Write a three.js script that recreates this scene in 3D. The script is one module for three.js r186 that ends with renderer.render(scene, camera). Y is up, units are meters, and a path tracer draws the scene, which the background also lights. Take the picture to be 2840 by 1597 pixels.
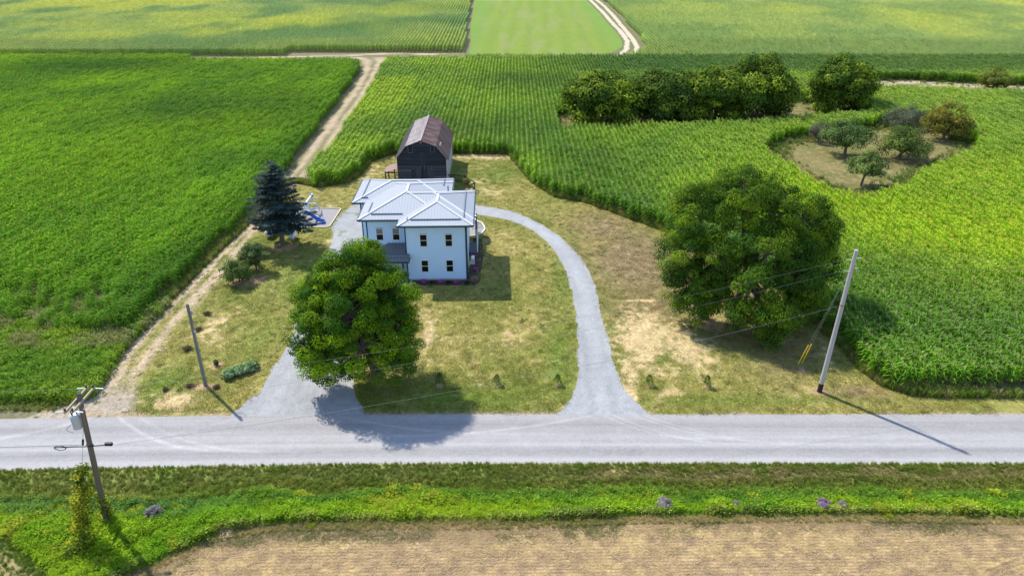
import * as THREE from 'three';
import { mergeGeometries } from 'three/addons/utils/BufferGeometryUtils.js';

// ------------------------------------------------------------------ camera, sky, sun, exposure
const scene = new THREE.Scene();
const camera = new THREE.PerspectiveCamera(43.04, 1024 / 575, 0.5, 3000);
camera.position.set(0, 33, 0);
camera.rotation.set(THREE.MathUtils.degToRad(-27.1), 0, 0);

const SUN_ELEVATION = THREE.MathUtils.degToRad(49.5), SHADOW_HEADING = THREE.MathUtils.degToRad(46);
const sunDirection = new THREE.Vector3(-Math.cos(SHADOW_HEADING) * Math.cos(SUN_ELEVATION), Math.sin(SUN_ELEVATION), -Math.sin(SHADOW_HEADING) * Math.cos(SUN_ELEVATION));

function makeSky() {                                   // clear summer sky: deep blue overhead, pale haze at the horizon
  const w = 256, h = 128, d = new Float32Array(w * h * 4);
  for (let j = 0; j < h; j++) for (let i = 0; i < w; i++) {
    const el = ((j + 0.5) / h - 0.5) * Math.PI, s = Math.max(0, Math.sin(el)), t = Math.pow(1 - s, 3.2);
    const k = (j * w + i) * 4;
    d[k] = 0.36 * (1 - t) + 0.86 * t; d[k + 1] = 0.56 * (1 - t) + 0.94 * t; d[k + 2] = 0.98 * (1 - t) + 1.06 * t; d[k + 3] = 1;
  }
  const tex = new THREE.DataTexture(d, w, h, THREE.RGBAFormat, THREE.FloatType);
  tex.mapping = THREE.EquirectangularReflectionMapping; tex.magFilter = THREE.LinearFilter; tex.needsUpdate = true;
  return tex;
}
scene.background = makeSky();
scene.environment = scene.background;
scene.backgroundIntensity = 0.78; scene.environmentIntensity = 0.78;
const sun = new THREE.DirectionalLight(new THREE.Color(1.0, 0.95, 0.85), 4.9);
sun.position.copy(sunDirection).multiplyScalar(300).add(new THREE.Vector3(0, 0, -100));
sun.target.position.set(0, 0, -100); scene.add(sun, sun.target); sun.name = 'sun';
sun.castShadow = true; sun.shadow.mapSize.set(4096, 4096); sun.shadow.radius = 1.8;
Object.assign(sun.shadow.camera, { left: -140, right: 140, top: 140, bottom: -140, near: 10, far: 700 });
const renderer = new THREE.WebGLRenderer({ antialias: true });
renderer.toneMapping = THREE.LinearToneMapping;
renderer.toneMappingExposure = 1.25;
renderer.shadowMap.enabled = true; renderer.shadowMap.type = THREE.PCFSoftShadowMap;

// ------------------------------------------------------------------ helpers
function rng(seed) { let a = seed >>> 0; return () => { a = (a + 0x6d2b79f5) | 0; let t = Math.imul(a ^ (a >>> 15), 1 | a); t = (t + Math.imul(t ^ (t >>> 7), 61 | t)) ^ t; return ((t ^ (t >>> 14)) >>> 0) / 4294967296; }; }
const LATTICE = new Float32Array(65536); { const r = rng(77); for (let i = 0; i < 65536; i++) LATTICE[i] = r(); }
function noise(x, y) {
  const xi = Math.floor(x), yi = Math.floor(y); let fx = x - xi, fy = y - yi; fx = fx * fx * (3 - 2 * fx); fy = fy * fy * (3 - 2 * fy);
  const a = xi & 255, b = (xi + 1) & 255, c = (yi & 255) << 8, d = ((yi + 1) & 255) << 8;
  const p = LATTICE[c + a], q = LATTICE[c + b], r = LATTICE[d + a], s = LATTICE[d + b];
  return p + (q - p) * fx + (r - p + (p - q - r + s) * fx) * fy;
}
function fbm(x, y, o = 4) { let v = 0, a = 0.5, n = 0; for (let i = 0; i < o; i++) { v += a * noise(x, y); n += a; a *= 0.5; x = x * 2.03 + 17.3; y = y * 2.03 + 9.1; } return v / n; }
const clamp = (v, a = 0, b = 1) => v < a ? a : v > b ? b : v;
const lerp = (a, b, t) => a + (b - a) * t;
const step = (a, b, v) => { const t = clamp((v - a) / (b - a)); return t * t * (3 - 2 * t); };
const mix3 = (a, b, t) => [a[0] + (b[0] - a[0]) * t, a[1] + (b[1] - a[1]) * t, a[2] + (b[2] - a[2]) * t];
const toByte = v => { v = clamp(v); return Math.round(255 * (v <= 0.0031308 ? 12.92 * v : 1.055 * Math.pow(v, 1 / 2.4) - 0.055)); };
const V = (x, y, z) => new THREE.Vector3(x, y, z);
function inPoly(x, z, P) { let c = false; for (let i = 0, j = P.length - 1; i < P.length; j = i++) { const [xi, zi] = P[i], [xj, zj] = P[j]; if ((zi > z) !== (zj > z) && x < (xj - xi) * (z - zi) / (zj - zi) + xi) c = !c; } return c; }
function edgeDistance(x, z, P, closed = true) { let m = 1e9; for (let i = closed ? 0 : 1, j = closed ? P.length - 1 : 0; i < P.length; j = i++) { const ax = P[j][0], az = P[j][1], bx = P[i][0] - ax, bz = P[i][1] - az; const t = clamp(((x - ax) * bx + (z - az) * bz) / (bx * bx + bz * bz + 1e-9)); const dx = x - ax - bx * t, dz = z - az - bz * t, d = dx * dx + dz * dz; if (d < m) m = d; } return Math.sqrt(m); }
function along(P, t, key = 1) { for (let i = 1; i < P.length; i++) { const a = P[i - 1], b = P[i]; if ((t <= a[key] && t >= b[key]) || (t >= a[key] && t <= b[key])) return lerp(a[1 - key], b[1 - key], (t - a[key]) / (b[key] - a[key] + 1e-9)); } const up = P[0][key] < P[P.length - 1][key]; return (t < P[0][key]) === up ? P[0][1 - key] : P[P.length - 1][1 - key]; }

function paint(w, h, fn, srgb = true) {                 // a texture from a function of (u, v) that returns linear rgb
  const d = new Uint8Array(w * h * 4);
  for (let j = 0; j < h; j++) for (let i = 0; i < w; i++) { const c = fn((i + 0.5) / w, (j + 0.5) / h, i, j), k = (j * w + i) * 4; d[k] = srgb ? toByte(c[0]) : 255 * clamp(c[0]); d[k + 1] = srgb ? toByte(c[1]) : 255 * clamp(c[1]); d[k + 2] = srgb ? toByte(c[2]) : 255 * clamp(c[2]); d[k + 3] = 255; }
  const t = new THREE.DataTexture(d, w, h); t.magFilter = THREE.LinearFilter; t.minFilter = THREE.LinearMipmapLinearFilter; t.generateMipmaps = true;
  t.wrapS = t.wrapT = THREE.RepeatWrapping; if (srgb) t.colorSpace = THREE.SRGBColorSpace; t.needsUpdate = true; return t;
}
const RECT = (x0, x1, z0, z1) => ({ x0, x1, z0, z1 });
function worldPaint(rect, w, h, fn) { return paint(w, h, (u, v, i, j) => fn(lerp(rect.x0, rect.x1, u), lerp(rect.z0, rect.z1, v), i, j)); }
function planarUV(g, rect) { const p = g.attributes.position, uv = new Float32Array(p.count * 2); for (let i = 0; i < p.count; i++) { uv[2 * i] = (p.getX(i) - rect.x0) / (rect.x1 - rect.x0); uv[2 * i + 1] = (p.getZ(i) - rect.z0) / (rect.z1 - rect.z0); } g.setAttribute('uv', new THREE.BufferAttribute(uv, 2)); return g; }
const std = (o) => new THREE.MeshStandardMaterial(o);
const RGB = (r, g, b) => new THREE.Color().setRGB(r, g, b);
const flat = (r, g, b, rough = 0.8, metal = 0) => std({ color: RGB(r, g, b), roughness: rough, metalness: metal });

const taken = new Map();
function numbered(n) { const k = taken.get(n) || 0; taken.set(n, k + 1); return k ? n + '_' + String(k).padStart(3, '0') : n; }
function tag(o, label, category, group, kind) { o.userData.label = label; o.userData.category = category; if (group) o.userData.group = group; if (kind) o.userData.kind = kind; return o; }
function shade(o) { o.traverse(m => { if (m.isMesh) { m.castShadow = true; m.receiveShadow = true; } }); return o; }
function thing(name, label, category, pos = [0, 0, 0], turn = 0, group) { const o = new THREE.Group(); o.name = numbered(name); o.position.set(...pos); o.rotation.y = turn; scene.add(o); return tag(o, label, category, group); }
function part(name, geo, mat, parent) { const m = new THREE.Mesh(Array.isArray(geo) ? join(geo) : geo, mat); m.name = name; m.castShadow = m.receiveShadow = true; parent.add(m); return m; }
function solo(name, geo, mat, label, category, group) { const m = new THREE.Mesh(Array.isArray(geo) ? join(geo) : geo, mat); m.name = numbered(name); m.castShadow = m.receiveShadow = true; scene.add(m); return tag(m, label, category, group); }
function ground(name, geo, mat, label, category) { const m = solo(name, geo, mat, label, category); m.userData.kind = 'structure'; return m; }
function join(list) { const a = list.map(g => { let q = g.index ? g.toNonIndexed() : g; if (!q.attributes.uv) q.setAttribute('uv', new THREE.BufferAttribute(new Float32Array(q.attributes.position.count * 2), 2)); return q; }); const keep = ['position', 'normal', 'uv']; for (const q of a) for (const k of Object.keys(q.attributes)) if (!keep.includes(k)) q.deleteAttribute(k); return mergeGeometries(a); }
function box(x0, x1, y0, y1, z0, z1) { const g = new THREE.BoxGeometry(Math.abs(x1 - x0), Math.abs(y1 - y0), Math.abs(z1 - z0)); g.translate((x0 + x1) / 2, (y0 + y1) / 2, (z0 + z1) / 2); return g; }
function bar(a, b, w, h, up = V(0, 1, 0)) {             // a box that runs from a to b
  const d = b.clone().sub(a), L = d.length(); d.normalize(); const s = d.clone().cross(up); if (s.length() < 1e-3) s.set(1, 0, 0); s.normalize(); const u = s.clone().cross(d).normalize();
  const g = new THREE.BoxGeometry(w, h, L), m = new THREE.Matrix4().makeBasis(s, u, d.clone().negate()); m.setPosition(a.clone().add(b).multiplyScalar(0.5)); g.applyMatrix4(m); return g;
}
function rod(a, b, r0, r1 = r0, n = 8) { const d = b.clone().sub(a), g = new THREE.CylinderGeometry(r1, r0, d.length(), n, 1); g.applyQuaternion(new THREE.Quaternion().setFromUnitVectors(V(0, 1, 0), d.clone().normalize())); g.translate((a.x + b.x) / 2, (a.y + b.y) / 2, (a.z + b.z) / 2); return g; }
function tube(pts, r, seg = 24, n = 6) { return new THREE.TubeGeometry(new THREE.CatmullRomCurve3(pts), seg, r, n, false); }
function polyGeo(pts) { const p = [], n = []; const nn = pts[1].clone().sub(pts[0]).cross(pts[2].clone().sub(pts[0])).normalize(); for (let i = 1; i < pts.length - 1; i++) for (const q of [pts[0], pts[i], pts[i + 1]]) { p.push(q.x, q.y, q.z); n.push(nn.x, nn.y, nn.z); } const g = new THREE.BufferGeometry(); g.setAttribute('position', new THREE.Float32BufferAttribute(p, 3)); g.setAttribute('normal', new THREE.Float32BufferAttribute(n, 3)); return g; }

// ------------------------------------------------------------------ the lie of the land (metres; the road runs along x, the farm lies at negative z)
const roadNear = x => -38.40 + (x < 0 ? 0.0006 * x * x / (1 + x * x * 0.0001) : 0);
const roadFar = x => -43.90 + (x < 0 ? 0.00045 * x * x / (1 + x * x * 0.0001) : 0);
const STUBBLE_EDGE = [[-60, -22], [-28, -25.5], [-24, -27.6], [-21, -29.3], [-19.3, -30.7], [-17.3, -32.2], [-14.2, -32.9], [-7, -33.0], [0.3, -33.0], [7.6, -33.5], [17.4, -33.6], [24.8, -33.6], [31.4, -33.4], [80, -33.2]];
const stubbleEdge = x => along(STUBBLE_EDGE, x, 0);
function landHeight(x, z) {
  let y = 0;
  const n = roadNear(x);
  if (z > n) { const t = z - n; y = -0.5 * step(0, 2.8, t) + 0.32 * step(3.0, 5.2, t); }
  if (z < -204) { const f = step(-204, -240, z); y += f * (1.5 * (fbm(x * 0.014 + 3, z * 0.02 + 8, 2) - 0.5) + 0.5 * (fbm(x * 0.05, z * 0.06, 2) - 0.5)) + Math.max(0, -z - 230) * 0.004; }
  return y;
}
const TRACK_LEFT = [[-36.0, -43.5], [-32.6, -46.0], [-33.4, -52.9], [-33.1, -59.2], [-32.7, -66.6], [-32.3, -74.6], [-31.7, -80.5], [-31.9, -93.1], [-32.0, -103.4], [-32.6, -118.3], [-33.4, -140.6], [-34.3, -160.7], [-35.2, -176.4], [-38.1, -190.3], [-44.5, -196.4]];
const TRACK_RIGHT = [[-27.8, -43.5], [-29.4, -48.2], [-30.0, -54.9], [-30.0, -60.3], [-29.8, -67.6], [-29.8, -72.5], [-29.8, -78.1], [-29.2, -96.3], [-29.0, -103.4], [-28.6, -113.7], [-29.3, -131.4], [-29.9, -152.8], [-31.1, -171.7], [-31.6, -184.0], [-31.0, -195.2]];
const YARD = [[-36.0, -43.2], [-33.6, -46.0], [-33.9, -52.9], [-33.5, -59.2], [-33.0, -66.6], [-32.6, -74.6], [-32.0, -80.5], [-32.1, -93.1], [-30.6, -96.4], [-29.2, -96.6], [-26.3, -94.9], [-22.9, -96.6], [-21.9, -100.4], [-21.7, -106.3], [-18.6, -110.6], [-9.1, -110.6], [-0.2, -110.2], [0.6, -106.3], [3.2, -96.4], [6.0, -90.9], [9.9, -88.8], [13.5, -84.7], [16.8, -80.8], [19.3, -78.2], [25.9, -68.8], [27.1, -61.3], [28.1, -56.8], [28.6, -53.6], [28.8, -50.2], [29.4, -48.0], [31.2, -46.7], [39.1, -46.1], [90, -46.0], [90, -43.6], [20, -43.7], [0, -43.7], [-20, -43.4]];
const ORCHARD = [[40.4, -113.4], [38.0, -107.0], [39.7, -100.2], [40.9, -92.4], [42.3, -89.2], [46.1, -88.3], [51.6, -91.4], [57.6, -98.2], [64.1, -103.0], [70.6, -108.4], [76.0, -117.5], [75.9, -122.6], [74.5, -129.0], [66.4, -129.6], [62.5, -125.6], [54.2, -121.8], [46.0, -118.8]];
const GROVE = [[7.6, -133.2], [7.8, -121.4], [12.7, -120.6], [20.8, -121.8], [31.0, -122.6], [41.7, -124.2], [48.5, -126.4], [54.2, -128.2], [64.9, -130.8], [67.5, -142.4], [56.1, -146.0], [47.7, -144.3], [31.8, -142.4], [16.0, -139.2]];
const BARE = [[74.5, -167.4], [89.6, -166.2], [101.2, -163.2], [112, -160.0], [130, -156], [130, -143], [108, -147.4], [96, -149.4], [85, -151.4], [75, -153.0]];
const DRIVE_A_LEFT = [[-20.9, -43.7], [-19.8, -46.6], [-19.5, -51.1], [-19.2, -54.9], [-19.8, -59.2], [-20.3, -64.9], [-20.4, -75.8], [-21.3, -80.5], [-20.9, -86.0], [-17.6, -90.0], [-9, -90.4]];
const DRIVE_A_RIGHT = [[-10.8, -43.7], [-12.0, -46.0], [-12.6, -48.2], [-14.2, -54.2], [-15.2, -61.5], [-15.3, -66.5], [-15.4, -72.5], [-17.1, -77.0], [-17.3, -80.5], [-15.6, -83.0], [-9, -83.6]];
const DRIVE_B_IN = [[3.2, -43.7], [4.6, -46.0], [5.2, -48.2], [5.5, -51.7], [5.9, -58.4], [5.7, -66.6], [4.9, -72.5], [2.4, -79.2], [-0.4, -82.4], [-4.3, -84.3], [-9, -84.6]];
const DRIVE_B_OUT = [[10.4, -43.7], [9.2, -46.2], [8.6, -48.2], [8.4, -53.6], [8.3, -59.9], [8.2, -66.6], [7.2, -72.5], [5.2, -78.1], [2.2, -83.0], [-0.4, -85.7], [-4.5, -87.5], [-9, -88.6]];
const STRIP_LEFT = [[-10.9, -189], [-11.3, -202.2], [-13.5, -250], [-16.3, -338], [-21, -480]], STRIP_RIGHT = [[22, -189], [26.8, -202.2], [30.8, -212], [32.6, -222], [33.0, -250], [33.2, -300], [32.6, -338], [29, -480]];
const RUT_A = [[17.0, -190.5], [23.5, -193.5], [29.0, -200.4], [31.4, -208], [33.6, -221.6], [34.1, -241.8], [33.9, -271], [34.2, -300.9], [33.4, -337.8], [30, -480]], RUT_B = [[24, -189.6], [29.4, -194.0], [33.2, -203], [35.0, -212.4], [35.6, -225.4], [36.1, -246.3], [36.6, -276.6], [37.1, -307.7], [36.0, -337.8], [33, -480]];

function resample(P, n) { const L = [0]; for (let i = 1; i < P.length; i++) L.push(L[i - 1] + Math.hypot(P[i][0] - P[i - 1][0], P[i][1] - P[i - 1][1])); const c = new THREE.CatmullRomCurve3(P.map(p => V(p[0], 0, p[1])), false, 'centripetal'); return c.getSpacedPoints(n).map(p => [p.x, p.z]); }
function ribbon(A, B, nAlong, nAcross, lift, ragged, seed = 3) {   // a sheet between two edge lines that follows the land
  const a = resample(A, nAlong), b = resample(B, nAlong), pos = [], idx = [];
  for (let i = 0; i <= nAlong; i++) { const ra = ragged * (fbm(i * 0.17 + seed, 4.2, 4) - 0.5) * 2, rb = ragged * (fbm(i * 0.16 + seed * 7, 9.7, 4) - 0.5) * 2;
    const dx = b[i][0] - a[i][0], dz = b[i][1] - a[i][1], L = Math.hypot(dx, dz) + 1e-6;
    for (let j = 0; j <= nAcross; j++) { const t = j / nAcross, s = ra * (1 - t) / L - rb * t / L; const x = a[i][0] + dx * (t + s), z = a[i][1] + dz * (t + s); pos.push(x, landHeight(x, z) + lift, z); } }
  for (let i = 0; i < nAlong; i++) for (let j = 0; j < nAcross; j++) { const k = i * (nAcross + 1) + j, m = k + nAcross + 1; idx.push(k, k + 1, m, k + 1, m + 1, m); }
  const g = new THREE.BufferGeometry(); g.setAttribute('position', new THREE.Float32BufferAttribute(pos, 3)); g.setIndex(idx); g.computeVertexNormals();
  const q = g.attributes.normal; if (q.getY(0) < 0) { for (let i = 0; i < idx.length; i += 3) { const t = idx[i]; idx[i] = idx[i + 1]; idx[i + 1] = t; } g.setIndex(idx); g.computeVertexNormals(); }
  return g;
}
function polygonSheet(P, lift, ragged = 0, sub = 1) {
  const pts = []; for (let i = 0; i < P.length; i++) { const a = P[i], b = P[(i + 1) % P.length], n = Math.max(1, Math.ceil(Math.hypot(b[0] - a[0], b[1] - a[1]) / sub)); for (let k = 0; k < n; k++) { const t = k / n, x = lerp(a[0], b[0], t), z = lerp(a[1], b[1], t); const r = ragged; pts.push(new THREE.Vector2(x + r * (noise(x * 1.7 + 5, z * 1.7) - 0.5), -(z + r * (noise(x * 1.7, z * 1.7 + 31) - 0.5)))); } }
  const g = new THREE.ShapeGeometry(new THREE.Shape(pts)); g.rotateX(-Math.PI / 2); g.translate(0, lift, 0); return g;
}
// ------------------------------------------------------------------ terrain
{
  const xs = [], zs = [];
  for (let x = -420; x <= 420; x += 4) xs.push(x);
  for (const x of [-900, -600]) xs.unshift(x); xs.sort((a, b) => a - b); xs.push(600, 900);
  for (const z of [120, 60, 20, 0, -10, -18, -22, -25]) zs.push(z);
  for (let z = -26; z >= -39.2; z -= 0.4) zs.push(z);
  for (let z = -42; z >= -420; z -= 4) zs.push(z);
  for (const z of [-480, -600, -900, -1400]) zs.push(z);
  const pos = [], idx = [], uv = [];
  for (const z of zs) for (const x of xs) { pos.push(x, landHeight(x, z), z); uv.push(x / 9, z / 9); }
  const n = xs.length;
  for (let j = 0; j < zs.length - 1; j++) for (let i = 0; i < n - 1; i++) { const k = j * n + i; idx.push(k, k + 1, k + n, k + 1, k + n + 1, k + n); }
  const g = new THREE.BufferGeometry(); g.setAttribute('position', new THREE.Float32BufferAttribute(pos, 3)); g.setAttribute('uv', new THREE.Float32BufferAttribute(uv, 2)); g.setIndex(idx); g.computeVertexNormals();
  const soil = paint(512, 512, (u, v) => { const P = 9; const a = fbm(u * 24, v * 24, 3), b = noise(u * 256, v * 256), c = noise(u * 128 + 9, v * 128 + 3); let k = mix3([0.13, 0.12, 0.05], [0.24, 0.19, 0.11], clamp(a * 1.4 - 0.2)); k = mix3(k, [0.09, 0.13, 0.035], step(0.5, 0.75, c) * 0.7); const s = 0.75 + 0.5 * b; return [k[0] * s, k[1] * s, k[2] * s]; });
  ground('terrain', g, std({ map: soil, roughness: 1 }), 'brown and green soil that lies under the crops and the ditch', 'ground');
}

// ------------------------------------------------------------------ lawn: greens, straw-dry patches and worn soil, as they lie in the yard
const DRY = [[11.5, -54.9, 3.0, 5.2, 0.95], [14.6, -53.4, 3.4, 4.0, 0.85], [9.5, -50.2, 0.9, 3.0, 0.8], [9.1, -46.6, 0.7, 2.2, 0.9], [-1.3, -53.6, 4.3, 4.2, 0.34], [-2.8, -48.2, 5.0, 1.6, 0.22], [-7.4, -55.4, 0.9, 5.0, 0.62], [-7.6, -50.8, 1.3, 2.0, 0.5],
  [-26.2, -45.6, 2.2, 1.2, 0.75], [-26.8, -56.3, 1.8, 3.5, 0.55], [-4.4, -108.6, 5.0, 1.6, 0.9], [12.1, -46.6, 1.2, 1.0, 0.5], [26.3, -51.7, 1.0, 3.7, 0.5], [1.0, -106.0, 0.8, 2.6, 0.6], [-0.4, -76.9, 2.2, 4.8, 0.22], [-3.0, -92.5, 2.6, 2.4, 0.35], [-4.6, -97.2, 1.8, 1.6, 0.45], [17.5, -57.5, 3.4, 2.2, 0.45], [-19.8, -102, 2.4, 6, 0.35], [-23.4, -88, 2.6, 1.4, 0.35], [-20.6, -76.2, 0.8, 0.8, 0.8], [24.0, -57.0, 1.0, 5.0, 0.5], [-27.6, -49.6, 1.2, 2.0, 0.25], [12.4, -61.8, 2.1, 0.28, 1.0]];
const BROWNED = [[13.2, -70.5, 5.6, 10.5, 1.15], [11.0, -80.0, 4.6, 5.8, 0.9], [18.0, -72, 3.4, 7, 0.9], [13, -60, 5, 4, 0.8], [24, -54, 3, 5, 0.7], [22, -50.5, 3.4, 3.4, 0.5], [26.9, -46.8, 2.6, 1.1, 0.8], [19, -55, 4, 3, 0.5]];
const LUSH = [[3.9, -51.9, 1.3, 6.6, 0.6], [5.0, -66, 0.9, 8, 0.5], [-22.0, -55, 2.4, 5, 0.45], [-27.5, -48.3, 1.7, 2.4, 0.7], [-22.4, -66.5, 3.5, 6, 0.4], [-2.2, -100.5, 3.2, 6, 0.4], [-4, -46, 6, 1.2, 0.4], [-20.3, -82.5, 1.0, 1.4, 0.4], [18, -45.6, 8, 0.8, 0.5], [5.2, -92, 3, 6, 0.2]];
const MULCH = [[-26.9, -66.0, 2.0, 1.5, 0.95], [-25.6, -66.6, 0.7, 0.9, 1.2], [-25.4, -74.3, 2.0, 1.2, 0.9], [-23.4, -72.0, 0.8, 0.5, 0.6], [17.6, -58.3, 1.3, 1.0, 0.9], [-24.3, -50.5, 0.6, 0.75, 1.1], [-24.2, -47.4, 1.7, 0.55, 0.9], [23.9, -46.8, 0.75, 0.7, 1.0], [23.4, -49.8, 0.55, 0.55, 1.1], [-10.8, -48.6, 0.9, 0.8, 0.7], [-27.9, -59.0, 0.6, 0.6, 0.5], [-5.7, -47.6, 0.5, 0.5, 0.7], [-1.2, -47.6, 0.6, 0.45, 0.6], [3.6, -47.6, 0.5, 0.45, 0.6], [10.8, -47.5, 0.45, 0.4, 0.6], [15.3, -47.3, 0.5, 0.4, 0.6]];
const blob = (L, x, z) => { let m = 0; for (const e of L) { const dx = (x - e[0]) / e[2], dz = (z - e[1]) / e[3], q = dx * dx + dz * dz; if (q < 4) { const v = e[4] * Math.exp(-q * 1.1); if (v > m) m = v; } } return m; };
function dirtTrack(x, z) {                              // 0..1: how bare the farm track is here
  if (z < -204 || z > -43 || x < -46 || x > -26) return 0;
  const l = along(TRACK_LEFT, z), r = along(TRACK_RIGHT, z), t = (x - l) / (r - l); if (t < -0.15 || t > 1.15) return 0;
  const wob = 0.10 * (fbm(z * 0.13, 5.5, 2) - 0.5);
  const rut = Math.max(Math.exp(-Math.pow((t - 0.27 - wob) / 0.17, 2)), Math.exp(-Math.pow((t - 0.76 - wob) / 0.16, 2)));
  const worn = fbm(x * 0.9, z * 0.45, 3);
  let v = rut * (0.45 + 0.9 * worn) + 0.35 * step(0.5, 0.72, worn);
  if (z > -52) v = Math.max(v, step(-50, -45.2, z) * step(-0.1, 0.15, t) * step(1.1, 0.8, t) * 1.1);
  return clamp(v);
}
const GREEN = [0.150, 0.175, 0.024], OLIVE = [0.280, 0.245, 0.062], STRAW = [0.520, 0.395, 0.200], BROWN = [0.245, 0.180, 0.088], LUSHC = [0.115, 0.200, 0.016], MULCHC = [0.40, 0.265, 0.15], DIRT = [0.43, 0.325, 0.215], GRIT = [0.335, 0.275, 0.215];
function lawnColor(x, z) {
  const big = fbm(x * 0.11 + 40, z * 0.11 + 12, 3), mid = fbm(x * 0.55 + 7, z * 0.55 + 71, 3), small = fbm(x * 2.6 + 3, z * 2.2 + 8, 3), fine = noise(x * 9.1, z * 7.3);
  let c = mix3(GREEN, OLIVE, clamp(0.75 * (big - 0.34) * 2 + 0.5 * (mid - 0.42) * 2 + 0.3));
  const lush = blob(LUSH, x, z); c = mix3(c, LUSHC, clamp(lush * (0.5 + mid)));
  const brown = blob(BROWNED, x, z); if (brown > 0.02) c = mix3(c, BROWN, clamp(brown * (0.55 + 0.9 * small)));
  const dry = blob(DRY, x, z); const speck = small * 0.6 + mid * 0.4;
  c = mix3(c, STRAW, clamp(step(0.62 - dry * 0.62, 0.84 - dry * 0.40, speck) * (0.3 + 0.7 * Math.min(1, dry * 1.6 + 0.15))));
  const mow = Math.sin((x * 0.82 + z * 0.57) * 3.0) * 0.07 * (brown > 0.1 ? 1 : 0.4); c = [c[0] * (1 + mow), c[1] * (1 + mow), c[2] * (1 + mow)];
  const t = dirtTrack(x, z); if (t > 0) c = mix3(c, mix3(DIRT, GRIT, step(-49, -45.5, z)), clamp((t * 1.15 - 0.12) * (0.6 + 0.7 * fine)));
  const roadside = step(-44.5, -43.9, z) * step(0.35, 0.6, fbm(x * 0.6, 2.2, 2) + (x > -8 && x < 4 ? 0.15 : 0)); if (roadside > 0) c = mix3(c, [0.36, 0.27, 0.17], roadside * 0.8);
  const m = blob(MULCH, x, z); if (m > 0.25) c = mix3(c, MULCHC, step(0.3, 0.62, m * (0.7 + 0.6 * small)) * 0.9);
  const tuft = noise(x * 4.3 + 11, z * 3.1), clot = noise(x * 2.1 + 61, z * 1.7 + 5); c = mix3(c, [c[0] * 1.35, c[1] * 1.25, c[2] * 1.3], step(0.62, 0.9, tuft) * 0.8); c = mix3(c, [0.085, 0.105, 0.018], step(0.36, 0.12, tuft * 0.6 + clot * 0.4) * (1 - clamp(dry * 0.8))); const k = 0.84 + 0.32 * fine; return [c[0] * k, c[1] * k, c[2] * k];
}
const yardRect = RECT(-46, 46, -131 + 20, -43);
{
  const r = rng(5);
  const edge = YARD;
  const tex = worldPaint(yardRect, 2048, 2048, (x, z) => { const c = lawnColor(x, z), k = 0.76 + 0.48 * r(); return [c[0] * k, c[1] * k, c[2] * k]; });
  ground('lawn', planarUV(polygonSheet(YARD, 0.010, 0.5, 1.0), yardRect), std({ map: tex, roughness: 1, bumpMap: tex, bumpScale: 0.03 }), 'mown lawn with straw-dry patches around the white farmhouse', 'lawn');
}
function clearingColor(x, z) { const mid = fbm(x * 0.35 + 7, z * 0.35 + 71, 3), small = fbm(x * 1.6 + 3, z * 1.6 + 8, 2), fine = noise(x * 6.1, z * 5.3); let c = mix3([0.125, 0.125, 0.026], [0.205, 0.165, 0.055], clamp(mid * 1.7 - 0.4)); c = mix3(c, [0.29, 0.22, 0.10], step(0.58, 0.75, small) * 0.6); const k = 0.75 + 0.5 * fine; return [c[0] * k, c[1] * k, c[2] * k]; }
{
  const rect = RECT(38, 80, -132, -92), tex = worldPaint(rect, 512, 512, clearingColor);
  ground('orchard_clearing', planarUV(polygonSheet(ORCHARD, 0.012, 1.0, 1.0), rect), std({ map: tex, roughness: 1, bumpMap: tex, bumpScale: 0.04 }), 'dry brown grass clearing under the small fruit trees', 'grass');
  const rect2 = RECT(6, 70, -148, -126), tex2 = worldPaint(rect2, 512, 256, clearingColor);
  ground('grove_clearing', planarUV(polygonSheet(GROVE, 0.012, 1.0, 1.0), rect2), std({ map: tex2, roughness: 1, bumpMap: tex2, bumpScale: 0.04 }), 'dry grass under the dark row of broad trees', 'grass');
  const rect3 = RECT(72, 132, -170, -140), tex3 = worldPaint(rect3, 512, 256, (x, z) => { const a = fbm(x * 0.4, z * 0.8, 3), k = 0.8 + 0.4 * noise(x * 5, z * 5); const c = mix3([0.43, 0.33, 0.22], [0.2, 0.19, 0.07], step(0.5, 0.7, a + (z > -156 ? 0.12 : 0))); return [c[0] * k, c[1] * k, c[2] * k]; });
  ground('bare_soil_strip', planarUV(polygonSheet(BARE, 0.014, 1.0, 1.0), rect3), std({ map: tex3, roughness: 1 }), 'pale bare soil strip between two corn blocks beyond the isolated tree', 'soil');
}
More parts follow.
